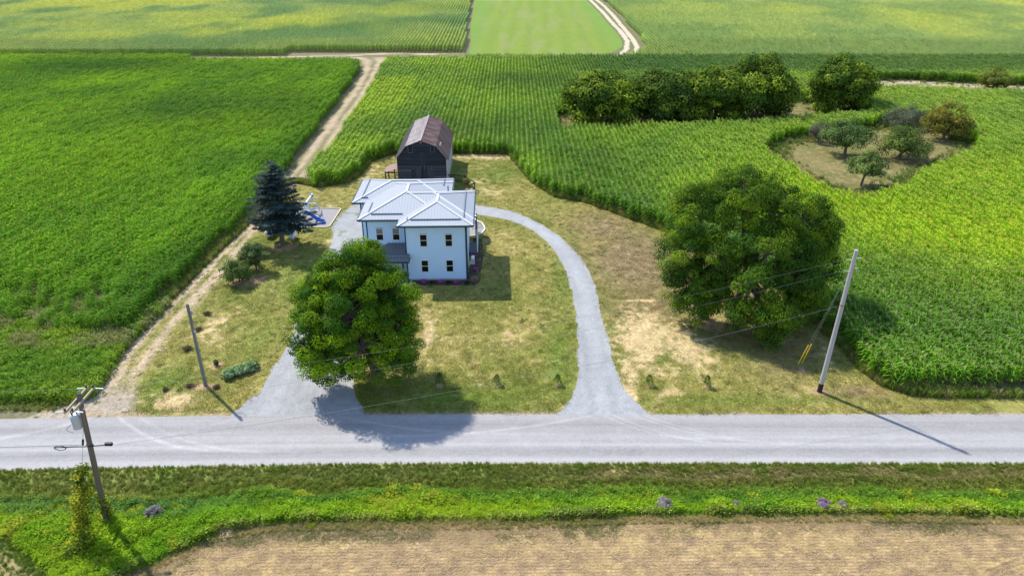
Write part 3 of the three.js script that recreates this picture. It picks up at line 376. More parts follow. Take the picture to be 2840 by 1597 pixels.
{
  const r = rng(4400), D = [], Z = [], E = [];
  for (let k = 0; k < 44000; k++) {
    const x = -42 + 84 * r(), n = roadNear(x), e = stubbleEdge(x), t = r() * Math.max(5.2, Math.min(9.6, e - n + 0.4)), z = n - 0.06 + t; if (z > e + 0.35) continue;
    if (x < -24 && z > -32.6 && inPoly(x, z, [[-45, -36.4], [-33, -33.4], [-30.7, -32.3], [-28.5, -31], [-26.6, -29.8], [-25.8, -29.1], [-24.8, -27.5], [-25.5, -22], [-45, -20]])) continue;
    const a = fbm(x * 0.25 + 3, z * 0.5, 3), b = fbm(x * 0.9, z * 0.9, 2), tt = t + 1.3 * (a - 0.5); let c = vergeColor(x, z), kind, s;
    if (tt < 1.1) { kind = 1; s = 0.34; } else if (tt < 2.4) { kind = r() < 0.7 ? 1 : 0; s = 0.46; } else if (tt < 3.2) { kind = r() < 0.5 ? 1 : 0; s = 0.55 + 0.4 * b; } else { kind = r() < 0.2 ? 1 : 0; s = 0.42 + 0.75 * fbm(x * 0.7 + 20, z * 0.7, 2); }
    if (z > e - 0.55) { kind = 1; s = 0.34; }
    if (b > 0.76 && tt > 2.4) c = [0.34, 0.40, 0.03];
    c = [c[0] * 1.15, c[1] * 1.15, c[2] * 1.15];
    const k2 = 0.75 + 0.5 * r(), v = kind ? [2, 3, 5][Math.floor(r() * 3)] : [0, 1, 4][Math.floor(r() * 3)]; s *= 0.75 + 0.6 * r();
    D.push({ v, x, y: landHeight(x, z), z, turn: r() * 6.28, s, sy: s * (0.7 + 0.6 * r()), tx: 0.2 * (r() - 0.5), tz: 0.2 * (r() - 0.5), c: [c[0] * k2, c[1] * k2, c[2] * k2] });
  }
  for (let k = 0; k < 9000; k++) {                                   // rank weeds between the road and the corn, by the track mouth
    const z = -44.3 - 17 * Math.pow(r(), 1.05), l = along(TRACK_LEFT, z), x = l + 0.5 - 30 * r() * (0.3 + 0.7 * r()); if (x < -66) continue;
    const a = fbm(x * 0.2, z * 0.2, 3), b = fbm(x * 0.8, z * 0.8, 2), m = z > -45.4 ? 0.45 : 1; let c = mix3([0.15, 0.33, 0.03], [0.34, 0.46, 0.045], clamp(a * 1.5 - 0.2)); if (z < -52.5) c = mix3(c, [0.36, 0.33, 0.15], step(0.38, 0.62, b) * 0.7); if (z > -45.2) c = mix3(c, [0.25, 0.21, 0.09], 0.5); const k2 = 0.75 + 0.5 * r(), s = (0.8 + 0.7 * r()) * m;
    Z.push({ v: Math.floor(r() * 6), x, y: landHeight(x, z), z, turn: r() * 6.28, s, sy: s * (0.8 + 0.7 * r()), c: [c[0] * k2, c[1] * k2, c[2] * k2] });
  }
  for (let k = 0; k < 9000; k++) {                                   // grass fringe where the yard meets the corn
    const t = r() * (YARD.length - 8) | 0, A = YARD[t + 3], B = YARD[t + 4]; if (!B || Math.abs(A[0]) > 40) continue; const q = r(), x = lerp(A[0], B[0], q) + 0.9 * (r() - 0.5), z = lerp(A[1], B[1], q) + 0.9 * (r() - 0.5), b = r(), s = 0.5 + 0.9 * r(); if (x > 30 && z > -46) continue;
    const c = b < 0.3 ? [0.42, 0.36, 0.15] : b < 0.65 ? [0.16, 0.28, 0.03] : [0.25, 0.33, 0.05]; E.push({ v: [2, 3, 5][Math.floor(r() * 3)], x, y: 0, z, turn: r() * 6.28, s, c });
  }
  for (const [P, n] of [[ORCHARD, 4200], [GROVE, 1800], [BARE, 900]]) for (let k = 0; k < n; k++) { const i = r() * P.length | 0, A = P[i], B = P[(i + 1) % P.length], q = r(), w = 4.4 * (r() + r() - 1), x = lerp(A[0], B[0], q) + w, z = lerp(A[1], B[1], q) + 4.4 * (r() + r() - 1), s = 0.5 + 1.0 * r(), b = r(); E.push({ v: [2, 3, 5, 0][Math.floor(r() * 4)], x, y: 0, z, turn: r() * 6.28, s, c: b < 0.35 ? [0.33, 0.29, 0.11] : [0.14, 0.25, 0.035] }); }
  for (let k = 0; k < 5000; k++) { const x = -38 + 13 * r(), z = -34.5 + 7 * r(), P = [[-45, -36.4], [-33, -33.4], [-30.7, -32.3], [-28.5, -31], [-26.6, -29.8], [-25.8, -29.1], [-24.8, -27.5], [-25.5, -22], [-45, -20]]; if (!inPoly(x, z, P)) continue; const dd = edgeDistance(x, z, P); if (Math.abs(dd - 1.2) < 0.45 && r() < 0.7) continue; const q = 0.8 + 0.4 * r(), s = 0.25 + 0.25 * r(); D.push({ v: [2, 3, 5][Math.floor(r() * 3)], x, y: Math.max(landHeight(x, z), -0.21) + 0.03, z, turn: r() * 6.28, s, c: [0.19 * q, 0.27 * q, 0.04 * q] }); }
  field('roadside_weeds', 'rank weeds and grasses filling the near roadside ditch', WEEDS, WEED, D, 'weeds');
  field('verge_weeds', 'tall green weeds at the road edge left of the dirt track', WEEDS, WEED, Z, 'weeds');
  field('field_edge_grass', 'uneven uncut grass along the line where lawn meets corn', WEEDS, WEED, E, 'grass');
}
function turf(seed) { const r = rng(seed), L = new Leaves(); for (let i = 0; i < 16; i++) { const x = 0.5 * (r() - 0.5), z = 0.5 * (r() - 0.5), h = 0.03 + 0.04 * r(), b = r() * 6.28, g = 0.75 + 0.5 * r(), o = 0.05 + 0.04 * r(); L.leaf(x, 0, z, Math.cos(b) * o / 0.1, h / 0.1, Math.sin(b) * o / 0.1, -Math.sin(b), 0, Math.cos(b), 0.11, 0.03, [g, g, g]); } return L.build(); }
{
  const r = rng(515), T = [], turfs = [turf(1), turf(2), turf(3), turf(4)];
  for (let k = 0; k < 60000; k++) {
    const x = -34 + 70 * r(), z = -44.0 - 67 * Math.pow(r(), 1.15); if (!inPoly(x, z, YARD)) continue;
    if (x > -21.5 && x < -10 && inPoly(x, z, DRIVE_A_LEFT.concat(DRIVE_A_RIGHT.slice().reverse())) || x > -5 && inPoly(x, z, DRIVE_B_IN.concat(DRIVE_B_OUT.slice().reverse()))) continue;
    if (x > -16.5 && x < -3.6 && z < -65 && z > -79.5 || x > -27.6 && x < -21.4 && z < -79.8 && z > -86.6 || x > -15.6 && x < -8.6 && z < -94.4 && z > -107.6) continue;
    const c = lawnColor(x, z), t = dirtTrack(x, z); if (r() < t) continue; const lum = c[0] + c[1]; if (lum > 0.62 && r() < 0.6) continue;
    const s = 0.7 + 0.8 * r(), q = 1.05 + 0.35 * r(); T.push({ v: Math.floor(r() * 4), x, y: 0.01, z, turn: r() * 6.28, s, c: [c[0] * q, c[1] * q, c[2] * q] });
  }
  field('lawn_grass', 'short mown grass blades all over the yard', turfs, GRASSM, T, 'grass');
}
{
  const r = rng(616), S = [], bits = [1, 2, 3].map(s => { const q = rng(s * 31), L = new Leaves(); for (let i = 0; i < 9; i++) { const b = q() * 6.28, x = 0.4 * (q() - 0.5), z = 0.4 * (q() - 0.5), e = 0.25 * q(), g = 0.7 + 0.6 * q(); L.leaf(x, 0.02, z, Math.cos(b) * Math.cos(e), Math.sin(e), Math.sin(b) * Math.cos(e), -Math.sin(b), 0, Math.cos(b), 0.14 + 0.16 * q(), 0.014, [g, g, g]); } return L.build(); });
  for (let k = 0; k < 16000; k++) { const x = -34 + 68 * r(), e = stubbleEdge(x), z = e + 0.1 + (7.5 + (x < -14 ? 0 : 0)) * Math.pow(r(), 1.3); if (z > -25) continue; const n = fbm(x * 0.18, z * 0.7, 3), q = z - e < 1.2 ? 0.8 : 1, s = 0.8 + 0.7 * r(), near = z - e < 1.3; if (!near && r() > 0.25 + n) continue; const t = (0.7 + 0.6 * r()) * q, green = near && fbm(x * 0.5, z, 2) > 0.55 ? 1 : 0; S.push({ v: k % 3, x, y: landHeight(x, z) + 0.02, z, turn: r() * 6.28, s, c: green ? [0.17 * t, 0.17 * t, 0.06 * t] : [0.52 * t, 0.385 * t, 0.20 * t] }); }
  field('straw_litter', 'loose straw and chaff scattered over the stubble field', bits, GRASSM, S, 'straw');
}
// ------------------------------------------------------------------ trees: trunk with limbs, and a crown of leaf clumps on boughs
const BARK = (() => { const t = paint(128, 256, (u, v) => { const n = fbm(u * 14, v * 5, 3), k = 0.6 + 0.8 * n; return [0.17 * k, 0.135 * k, 0.105 * k]; }); return std({ map: t, roughness: 1, bumpMap: t, bumpScale: 0.03 }); })();
const GREYBARK = flat(0.20, 0.185, 0.165, 1);
const FOLIAGE = leafMaterial(0.24, 0.9), NEEDLE = leafMaterial(0.08, 0.85);
function limb(a, b, r0, r1, r, bend = 0.12) { const m = a.clone().lerp(b, 0.5), L = a.distanceTo(b); m.add(V((r() - 0.5) * L * bend, L * bend * 0.5 * r(), (r() - 0.5) * L * bend)); return [rod(a, m, r0, (r0 + r1) / 2, 7), rod(m, b, (r0 + r1) / 2, r1, 6)]; }
function crownOf(o, r) {
  const L = new Leaves(), tips = [];
  for (const lobe of o.lobes) {
    const n = lobe.n, [cx, cy, cz] = lobe.c, [rx, ry, rz] = lobe.r;
    for (let k = 0; k < n; k++) {
      let u = 2 * r() - 1; if (r() < 0.35) u = Math.abs(u); const a = r() * 6.283, q = Math.sqrt(1 - u * u), inner = r() < (o.inner ?? 0.22) ? 0.45 + 0.3 * r() : 0.80 + 0.22 * r();
      const px = cx + rx * q * Math.cos(a) * inner, py = cy + ry * u * inner, pz = cz + rz * q * Math.sin(a) * inner; if (py < (o.floor ?? 0.4)) continue;
      tips.push([px, py, pz, cx, cy, cz]);
      const rc = o.clump * (0.65 + 0.7 * r()), tone = r(), bright = 0.8 + 0.4 * r(), base = mix3(o.colors[0], o.colors[1], Math.pow(tone, o.toneBias ?? 1.6));
      const m = Math.round(o.leaves * (rc / o.clump) * (rc / o.clump)), fl = o.flatten ?? 0.72;
      const ox = (px - cx) / rx, oy = (py - cy) / ry, oz = (pz - cz) / rz;
      for (let i = 0; i < m; i++) {
        let w = 2 * r() - 1; if (r() < 0.3) w = Math.abs(w); const b = r() * 6.283, s = Math.sqrt(1 - w * w), rr = rc * (0.62 + 0.42 * r());
        const nx = s * Math.cos(b), ny = w, nz = s * Math.sin(b), x = px + nx * rr, y = py + ny * rr * fl - (o.droop || 0) * rr * s * s * 0.5, z = pz + nz * rr; if (y < 0.15) continue;
        let fx = nx + ox * 0.5 + 0.9 * (r() - 0.5), fy = ny * 0.7 + oy * 0.2 + 0.55 + 0.9 * (r() - 0.5), fz = nz + oz * 0.5 + 0.9 * (r() - 0.5); let l = Math.hypot(fx, fy, fz) + 1e-6; fx /= l; fy /= l; fz /= l;      // face
        let dx = nx + (r() - 0.5), dy = -0.45 - (o.droop || 0) + 0.7 * (r() - 0.5), dz = nz + (r() - 0.5); const dot = dx * fx + dy * fy + dz * fz; dx -= fx * dot; dy -= fy * dot; dz -= fz * dot; l = Math.hypot(dx, dy, dz) + 1e-6; dx /= l; dy /= l; dz /= l;
        const sx = fy * dz - fz * dy, sy = fz * dx - fx * dz, sz = fx * dy - fy * dx, g = bright * (0.75 + 0.5 * r()), len = o.leaf[0] * (0.7 + 0.6 * r()), wid = o.leaf[1] * (0.7 + 0.6 * r());
        L.leaf(x, y, z, dx, dy, dz, sx, sy, sz, len, wid, [base[0] * g, base[1] * g, base[2] * g]);
      }
    }
  }
  return { geo: L.build(), tips };
}
function tree(name, label, pos, o, group, category = 'tree') {
  const r = rng(o.seed), t = thing(name, label, category, pos, 0, group), wood = [];
  const { geo, tips } = crownOf(o, r);
  for (const tk of o.trunks) {
    const a = V(...tk.from), b = V(...tk.to); wood.push(rod(a, a.clone().lerp(b, 0.12), tk.r * 1.45, tk.r * 1.05, 9), ...limb(a.clone().lerp(b, 0.1), b, tk.r * 1.06, tk.r * 0.7, r, 0.05));
  }
  o.lobes.forEach((lobe, i) => { const tk = o.trunks[lobe.trunk || 0], b = V(...tk.to), c = V(...lobe.c); wood.push(...limb(b.clone().lerp(V(...tk.from), 0.06 * (i % 4)), c, tk.r * 0.62, tk.r * 0.22, r)); });
  tips.forEach((q, i) => { if (i % (o.twigEvery || 3) === 0) wood.push(rod(V(q[3], q[4], q[5]), V(q[0], q[1], q[2]), o.trunks[0].r * 0.16, o.trunks[0].r * 0.05, 4)); });
  part('trunk', wood, o.bark || BARK, t);
  const c = part('crown', geo, o.foliage || FOLIAGE, t); c.userData.kind = 'stuff';
  return t;
}
// the round maple in front of the house
tree('maple_tree', 'large round maple with dense bright-topped foliage in front of the house', [-10.8, 0, -48.7], {
  seed: 11, clump: 0.56, leaves: 230, leaf: [0.125, 0.105], inner: 0.25, floor: 1.3, twigEvery: 1, toneBias: 1.7, colors: [[0.040, 0.115, 0.010], [0.235, 0.385, 0.010]],
  trunks: [{ from: [0, 0, 0], to: [-0.6, 3.6, 0.1], r: 0.36 }],
  lobes: [{ c: [-1.0, 8.2, -0.4], r: [3.0, 3.1, 3.0], n: 107 }, { c: [-2.8, 6.6, -1.2], r: [2.9, 2.9, 2.9], n: 84 }, { c: [1.1, 6.6, -0.6], r: [2.5, 2.8, 2.7], n: 74 }, { c: [-0.4, 9.9, -0.8], r: [1.7, 1.5, 1.7], n: 42 },
    { c: [-4.0, 5.0, 0.6], r: [2.2, 2.3, 2.4], n: 60 }, { c: [1.9, 4.6, 0.6], r: [2.0, 2.3, 2.3], n: 52 }, { c: [-3.2, 3.3, 2.4], r: [2.1, 1.8, 2.0], n: 52 }, { c: [-0.4, 4.5, 2.6], r: [2.4, 2.4, 1.9], n: 60 }, { c: [1.6, 3.0, 2.0], r: [1.9, 1.5, 1.7], n: 36 }, { c: [-1.6, 6.6, 2.2], r: [2.6, 2.3, 2.0], n: 55 }, { c: [-0.8, 5.5, -3.2], r: [3.2, 2.6, 1.8], n: 47 }, { c: [-4.9, 6.9, -1.6], r: [1.3, 0.9, 1.2], n: 22 }, { c: [-4.6, 3.1, 1.0], r: [1.5, 1.4, 1.5], n: 25 }],
});
// the spreading walnut by the right-hand corn
tree('walnut_tree', 'wide spreading walnut with airy drooping foliage at the lawn edge', [18.6, 0, -59.0], {
  seed: 23, clump: 0.66, leaves: 190, leaf: [0.21, 0.08], droop: 0.35, inner: 0.28, floor: 0.7, twigEvery: 2, flatten: 0.6, toneBias: 1.8, colors: [[0.044, 0.112, 0.011], [0.175, 0.275, 0.012]],
  trunks: [{ from: [-1.0, 0, 0.4], to: [-1.6, 4.2, 0], r: 0.36 }, { from: [1.4, 0, 0.2], to: [2.8, 4.4, 0.2], r: 0.38 }, { from: [3.2, 0, -1.0], to: [6.0, 4.6, -0.8], r: 0.30 }],
  lobes: [{ c: [-1.9, 9.2, -1.2], r: [2.9, 3.3, 3.0], n: 79, trunk: 0 }, { c: [-3.4, 6.4, 0.2], r: [2.6, 2.8, 2.6], n: 64, trunk: 0 }, { c: [-2.8, 3.6, 1.4], r: [2.2, 2.4, 2.0], n: 46, trunk: 0 }, { c: [1.6, 11.0, -1.6], r: [3.2, 3.0, 3.0], n: 79, trunk: 1 }, { c: [4.4, 9.8, -1.4], r: [3.2, 3.0, 3.2], n: 79, trunk: 1 }, { c: [7.4, 8.2, -1.2], r: [2.9, 3.2, 3.0], n: 73, trunk: 2 }, { c: [8.4, 5.0, -0.6], r: [2.4, 2.8, 2.6], n: 55, trunk: 2 },
    { c: [3.2, 7.2, 2.2], r: [3.0, 2.3, 2.4], n: 59, trunk: 1 }, { c: [1.6, 5.2, 4.4], r: [1.9, 1.9, 1.8], n: 37, trunk: 1 }, { c: [3.2, 3.2, 5.6], r: [1.8, 1.7, 1.5], n: 35, trunk: 1 }, { c: [5.6, 5.0, 3.0], r: [2.2, 2.1, 2.0], n: 44, trunk: 2 }, { c: [7.6, 3.6, 1.8], r: [1.7, 1.5, 1.7], n: 24, trunk: 2 }, { c: [-0.6, 6.8, 1.6], r: [1.8, 2.0, 1.8], n: 26, trunk: 0 }, { c: [0.8, 2.9, 4.8], r: [1.3, 1.3, 1.2], n: 20, trunk: 1 }, { c: [4.6, 2.6, 4.6], r: [1.5, 1.4, 1.4], n: 26, trunk: 1 }, { c: [9.2, 7.0, -1.4], r: [2.0, 2.6, 2.2], n: 44, trunk: 2 }, { c: [-2.4, 2.5, 2.2], r: [1.7, 1.5, 1.4], n: 30, trunk: 0 }, { c: [-0.8, 3.3, 2.4], r: [1.2, 1.4, 1.2], n: 20, trunk: 0 }, { c: [6.6, 2.6, 3.0], r: [1.6, 1.5, 1.5], n: 26, trunk: 2 }, { c: [3.0, 2.0, 6.4], r: [1.3, 1.1, 1.1], n: 18, trunk: 1 }, { c: [0.4, 4.4, 1.4], r: [1.6, 1.8, 1.5], n: 26, trunk: 1 }, { c: [6.4, 6.6, 1.4], r: [2.0, 2.0, 1.8], n: 34, trunk: 2 }],
});
// the broad dark trees in the grove: lobes scaled to each tree's width and height
function broad(label, pos, w, h, seed, colors, dense = 1, group = 'trees of the dark grove', kind = 'grove_tree') {
  const r = rng(seed), lobes = [], f = dense, c = Math.max(0.8, w * 0.10);
  lobes.push({ c: [0, h * 0.62, 0], r: [w * 0.34, h * 0.36, w * 0.30], n: 46 * f | 0 });
  for (let i = 0; i < 7; i++) { const a = i / 7 * 6.283 + 0.5 * r(), q = 0.27 + 0.06 * r(); lobes.push({ c: [Math.cos(a) * w * q, h * (0.36 + 0.22 * r()), Math.sin(a) * w * q * 0.85], r: [w * 0.22, h * 0.27, w * 0.20], n: 26 * f | 0 }); }
  for (let i = 0; i < 4; i++) { const a = i / 4 * 6.283 + r(); lobes.push({ c: [Math.cos(a) * w * 0.30, h * 0.20, Math.sin(a) * w * 0.26], r: [w * 0.16, h * 0.15, w * 0.15], n: 13 * f | 0 }); }
  return tree(kind, label, pos, { seed, clump: c, leaves: 95, leaf: [0.42, 0.34], floor: 0.5, twigEvery: 4, toneBias: 1.5, colors, lobes, trunks: [{ from: [0, 0, 0], to: [0.2, h * 0.3, 0], r: 0.3 }, { from: [0.7, 0, 0.3], to: [1.4, h * 0.3, 0.5], r: 0.22 }] }, group);
}
const DARKLEAF = [[0.048, 0.105, 0.014], [0.255, 0.340, 0.025]];
broad('round dark tree with yellow-green top at the near end of the grove', [16.0, 0, -128.6], 13.6, 9.4, 31, DARKLEAF);
broad('greyish dark tree second in the grove row', [27.0, 0, -130.5], 12.4, 9.4, 32, [[0.048, 0.102, 0.018], [0.215, 0.300, 0.032]]);
broad('third tree of the grove row, tucked beside the tallest one', [35.4, 0, -131.0], 11.0, 9.6, 33, DARKLEAF);
broad('tallest grove tree with a bright yellow-green crown top', [43.8, 0, -133.0], 14.0, 11.6, 34, DARKLEAF, 1.15);
broad('lone broad tree standing apart to the right of the grove', [61.6, 0, -138.0], 12.6, 10.2, 35, DARKLEAF, 1.1);
// orchard
function small(name, label, pos, w, h, trunkH, seed, colors, leaf = [0.26, 0.16], dense = 1, lean = 0, bark = BARK) {
  const r = rng(seed), lobes = [{ c: [lean, trunkH + (h - trunkH) * 0.55, 0], r: [w * 0.3, (h - trunkH) * 0.45, w * 0.3], n: 26 * dense | 0 }];
  for (let i = 0; i < 6; i++) { const a = i / 6 * 6.283 + 0.6 * r(); lobes.push({ c: [lean + Math.cos(a) * w * 0.29, trunkH + (h - trunkH) * (0.25 + 0.25 * r()), Math.sin(a) * w * 0.27], r: [w * 0.21, (h - trunkH) * 0.27, w * 0.2], n: 15 * dense | 0 }); }
  return tree(name, label, pos, { seed, clump: w * 0.10, leaves: 75, leaf, floor: trunkH * 0.7, twigEvery: 2, toneBias: 1.3, colors, lobes, bark, trunks: [{ from: [0, 0, 0], to: [lean * 0.8, trunkH, 0], r: 0.06 + w * 0.022 }] }, 'orchard trees');
}
small('fruit_tree', 'blue-green spreading fruit tree with forked trunk in the orchard clearing', [51.1, 0, -109.0], 8.6, 5.6, 1.5, 41, [[0.060, 0.120, 0.034], [0.19, 0.26, 0.07]]);
small('fruit_tree', 'smallest round-crowned fruit tree at the front of the orchard clearing', [47.6, 0, -95.0], 5.2, 4.9, 1.5, 42, [[0.10, 0.165, 0.045], [0.24, 0.30, 0.07]], [0.22, 0.13], 1.1, 0.3);
small('fruit_tree', 'dark green fruit tree with a tan mulch spot at its foot', [58.8, 0, -107.8], 7.8, 5.2, 0.9, 43, [[0.065, 0.120, 0.028], [0.21, 0.27, 0.05]], [0.24, 0.15], 1.1, 0.4);
small('olive_tree', 'olive-brown dense tree at the back of the orchard clearing', [71.0, 0, -118.0], 7.6, 6.4, 0.8, 44, [[0.13, 0.135, 0.024], [0.29, 0.26, 0.04]], [0.26, 0.17], 1.2);
small('twiggy_shrub', 'grey twiggy half-bare shrub beside the blue-green fruit tree', [49.9, 0, -116.6], 4.4, 3.6, 0.4, 45, [[0.13, 0.12, 0.10], [0.20, 0.185, 0.12]], [0.16, 0.07], 0.7, 0, GREYBARK);
small('twiggy_shrub', 'pale grey-green shrub at the back of the orchard clearing', [67.8, 0, -125.6], 7.4, 4.2, 0.3, 46, [[0.11, 0.135, 0.085], [0.17, 0.195, 0.11]], [0.22, 0.10], 0.9, 0, GREYBARK);
small('field_bush', 'bright yellow-green willow bush alone in the bare soil strip', [103.0, 0, -158.0], 6.4, 4.4, 0.3, 47, [[0.13, 0.18, 0.03], [0.24, 0.27, 0.045]], [0.34, 0.14], 1.0);
// lilac bushes in the left yard
function bush(name, label, pos, w, h, seed, colors, leaf = [0.15, 0.11], group, lvs = 70, foliage) {
  const r = rng(seed), lobes = []; for (let i = 0; i < 7; i++) { const a = i / 7 * 6.283 + r(), q = i ? w * 0.25 : 0; lobes.push({ c: [Math.cos(a) * q, h * (0.45 + (i ? 0.12 * r() : 0.2)), Math.sin(a) * q], r: [w * 0.24, h * 0.34, w * 0.24], n: 11 }); }
  return tree(name, label, pos, { seed, clump: w * 0.12, leaves: lvs, leaf, floor: 0.15, twigEvery: 1, toneBias: 1.2, colors, lobes, foliage, trunks: [{ from: [0, 0, 0], to: [0.1, h * 0.2, 0], r: 0.05 + w * 0.01 }, { from: [w * 0.08, 0, 0.1], to: [w * 0.16, h * 0.22, 0.1], r: 0.05 }] }, group, 'bush');
}
bush('lilac_bush', 'front lilac bush with straw mulch under it', [-27.5, 0, -65.7], 3.3, 2.5, 51, [[0.060, 0.120, 0.026], [0.19, 0.26, 0.06]], [0.15, 0.12], 'lilac pair');
bush('lilac_bush', 'taller rear lilac bush with thin grey-green top', [-26.6, 0, -68.4], 3.1, 3.2, 52, [[0.060, 0.110, 0.035], [0.19, 0.25, 0.08]], [0.15, 0.12], 'lilac pair');
// blue spruce
{
  const r = rng(61), t = thing('spruce_tree', 'dark blue-green spruce beside the play set and gas tanks', 'tree', [-25.7, 0, -75.0]), L = new Leaves(), wood = [rod(V(0, 0, 0), V(0.05, 2.5, 0), 0.30, 0.24, 9), rod(V(0.05, 2.5, 0), V(0, 9.6, 0), 0.24, 0.03, 8)];
  const H = 9.9;
  for (let y = 2.9; y < H - 0.15; y += 0.18 + 0.14 * r()) {
    const f = (H - y) / (H - 2.9), R = 3.9 * Math.pow(f, 0.60) * (0.72 + 0.45 * r()), n = 5 + Math.round(4 * f);
    for (let k = 0; k < n; k++) {
      const a = r() * 6.283, ca = Math.cos(a), sa = Math.sin(a), len = R * (0.6 + 0.5 * r()), dip = -0.08 - 0.22 * f + 0.2 * (1 - f), tone = 0.7 + 0.6 * r(), end = V(ca * len, y + dip * len + 0.18 * len * f, sa * len);
      if (k % 2 === 0) wood.push(rod(V(0, y, 0), end, 0.035, 0.012, 4));
      const m = Math.round(16 + len * 74);
      for (let i = 0; i < m; i++) {
        const s = Math.pow(r(), 0.65), wd = 0.55 * len * 0.45 * Math.sin(Math.PI * Math.min(1, s * 0.9 + 0.12)), o = (2 * r() - 1) * wd, px = ca * len * s - sa * o, pz = sa * len * s + ca * o, py = y + dip * len * s + 0.18 * len * f * s * s - Math.abs(o) * 0.22 - 0.02;
        let dx = ca * 0.7 - sa * Math.sign(o) * 0.6 + 0.5 * (r() - 0.5), dz = sa * 0.7 + ca * Math.sign(o) * 0.6 + 0.5 * (r() - 0.5), dy = -0.35 - 0.6 * r() * f; const l = Math.hypot(dx, dy, dz); dx /= l; dy /= l; dz /= l; const g = tone * (0.7 + 0.6 * r()), h = Math.hypot(dx, dz) + 1e-6;
        L.leaf(px, py, pz, dx, dy, dz, -dz / h, 0.3 * (r() - 0.5), dx / h, 0.25 + 0.16 * r(), 0.085, [0.046 * g, 0.072 * g, 0.062 * g]);
      }
    }
  }
  part('trunk', wood, BARK, t); part('crown', L.build(), NEEDLE, t).userData.kind = 'stuff';
}
// five young evergreens along the road
[['first young evergreen, in the shade of the maple', -5.7, -47.8, 1.0], ['second young evergreen from the maple on the front lawn', -1.2, -47.8, 0.86], ['young evergreen just left of the curved drive mouth', 3.6, -47.8, 0.84], ['young evergreen just right of the curved drive mouth', 10.8, -47.7, 0.86], ['last young evergreen in the row, nearest the grey pole', 15.3, -47.5, 0.95]].forEach(([label, x, z, h], k) => {
  const r = rng(700 + k), t = thing('young_evergreen', label, 'tree', [x, 0, z], r() * 6, 'young evergreens along the road'), L = new Leaves();
  for (let i = 0; i < 420; i++) { const f = r(), a = r() * 6.283, y = 0.06 + h * f, R = 0.40 * Math.pow(1 - f, 0.8) * Math.sqrt(r()) * (0.55 + 0.9 * noise(a * 1.4 + k * 9, f * 7 + k)) + 0.01, g = 0.7 + 0.6 * r(), e = 0.5; L.leaf(Math.cos(a) * R, y, Math.sin(a) * R, Math.cos(a) * 0.8, e, Math.sin(a) * 0.8, -Math.sin(a), 0, Math.cos(a), 0.12, 0.05, [0.070 * g, 0.125 * g, 0.022 * g]); }
  part('trunk', rod(V(0, 0, 0), V(0, h * 0.8, 0), 0.025, 0.008, 5), BARK, t); part('crown', L.build(), NEEDLE, t).userData.kind = 'stuff';
});
// dark cut-back shrubs in the left yard, flowers and low plants
[['dark cut-back shrub farthest up the left yard', -28.2, -59.0, 0.62], ['dark cut-back shrub beside the middle of the short pole', -27.9, -56.1, 0.6], ['dark cut-back shrub below the short pole on the track side', -27.6, -52.9, 0.7], ['dark cut-back shrub at the left foot of the short pole', -25.3, -47.4, 0.55], ['small dark shrub at the right foot of the short pole', -23.1, -47.3, 0.5], ['dark shrub in the straw patch near the track mouth', -27.0, -47.0, 0.5]].forEach(([label, x, z, w], k) => bush('dormant_shrub', label, [x, 0, z], w * 1.25, w * 0.6, 710 + k, [[0.085, 0.065, 0.042], [0.17, 0.13, 0.075]], [0.12, 0.025], 'dark shrubs of the left yard', 12));
bush('hosta_patch', 'low dark green leafy squash patch on the left lawn', [-22.6, 0, -48.9], 1.15, 0.62, 721, [[0.075, 0.17, 0.05], [0.30, 0.40, 0.18]], [0.24, 0.20], null, 26).userData.category = 'plant';
bush('hosta_patch', 'leafy squash plant in the middle of the low green patch', [-21.95, 0, -49.4], 1.2, 0.68, 722, [[0.075, 0.17, 0.05], [0.30, 0.40, 0.18]], [0.24, 0.20], null, 26).userData.category = 'plant';
bush('hosta_patch', 'leafy squash plant at the house end of the low green patch', [-21.3, 0, -49.95], 1.1, 0.6, 723, [[0.075, 0.17, 0.05], [0.30, 0.40, 0.18]], [0.24, 0.20], null, 26).userData.category = 'plant';
{ const t = bush('sapling', 'tiny sapling in a round straw mulch ring on the left lawn', [-24.3, 0, -50.5], 0.35, 0.6, 724, [[0.09, 0.11, 0.03], [0.13, 0.15, 0.04]], [0.1, 0.06], null, 12); t.userData.category = 'sapling'; }
[['grey-lilac seeding thistle bush right of the vine-wrapped pole', -22.1, -33.7, 0.9, [0.30, 0.27, 0.26]], ['pale mauve flowering bush, first in the ditch row', 9.6, -34.6, 0.85, [0.38, 0.31, 0.36]], ['purple flowering bush in the ditch, small and second from the mauve one', 14.1, -34.7, 0.5, [0.31, 0.20, 0.33]], ['faint grey-green bush between the two purple ones', 15.6, -34.7, 0.65, [0.20, 0.24, 0.15]], ['largest vivid purple flowering bush in the ditch', 19.6, -34.7, 0.72, [0.34, 0.21, 0.37]], ['dull mauve bush right beside the vivid purple one', 20.8, -34.6, 0.55, [0.30, 0.24, 0.25]]].forEach(([label, x, z, w, c], k) => bush('flowering_bush', label, [x, landHeight(x, z) + 0.05, z], w * 1.15, w * 1.0, 730 + k, [[c[0] * 0.8, c[1] * 0.8, c[2] * 0.8], c], [0.09, 0.035], 'flowering ditch bushes', 60));
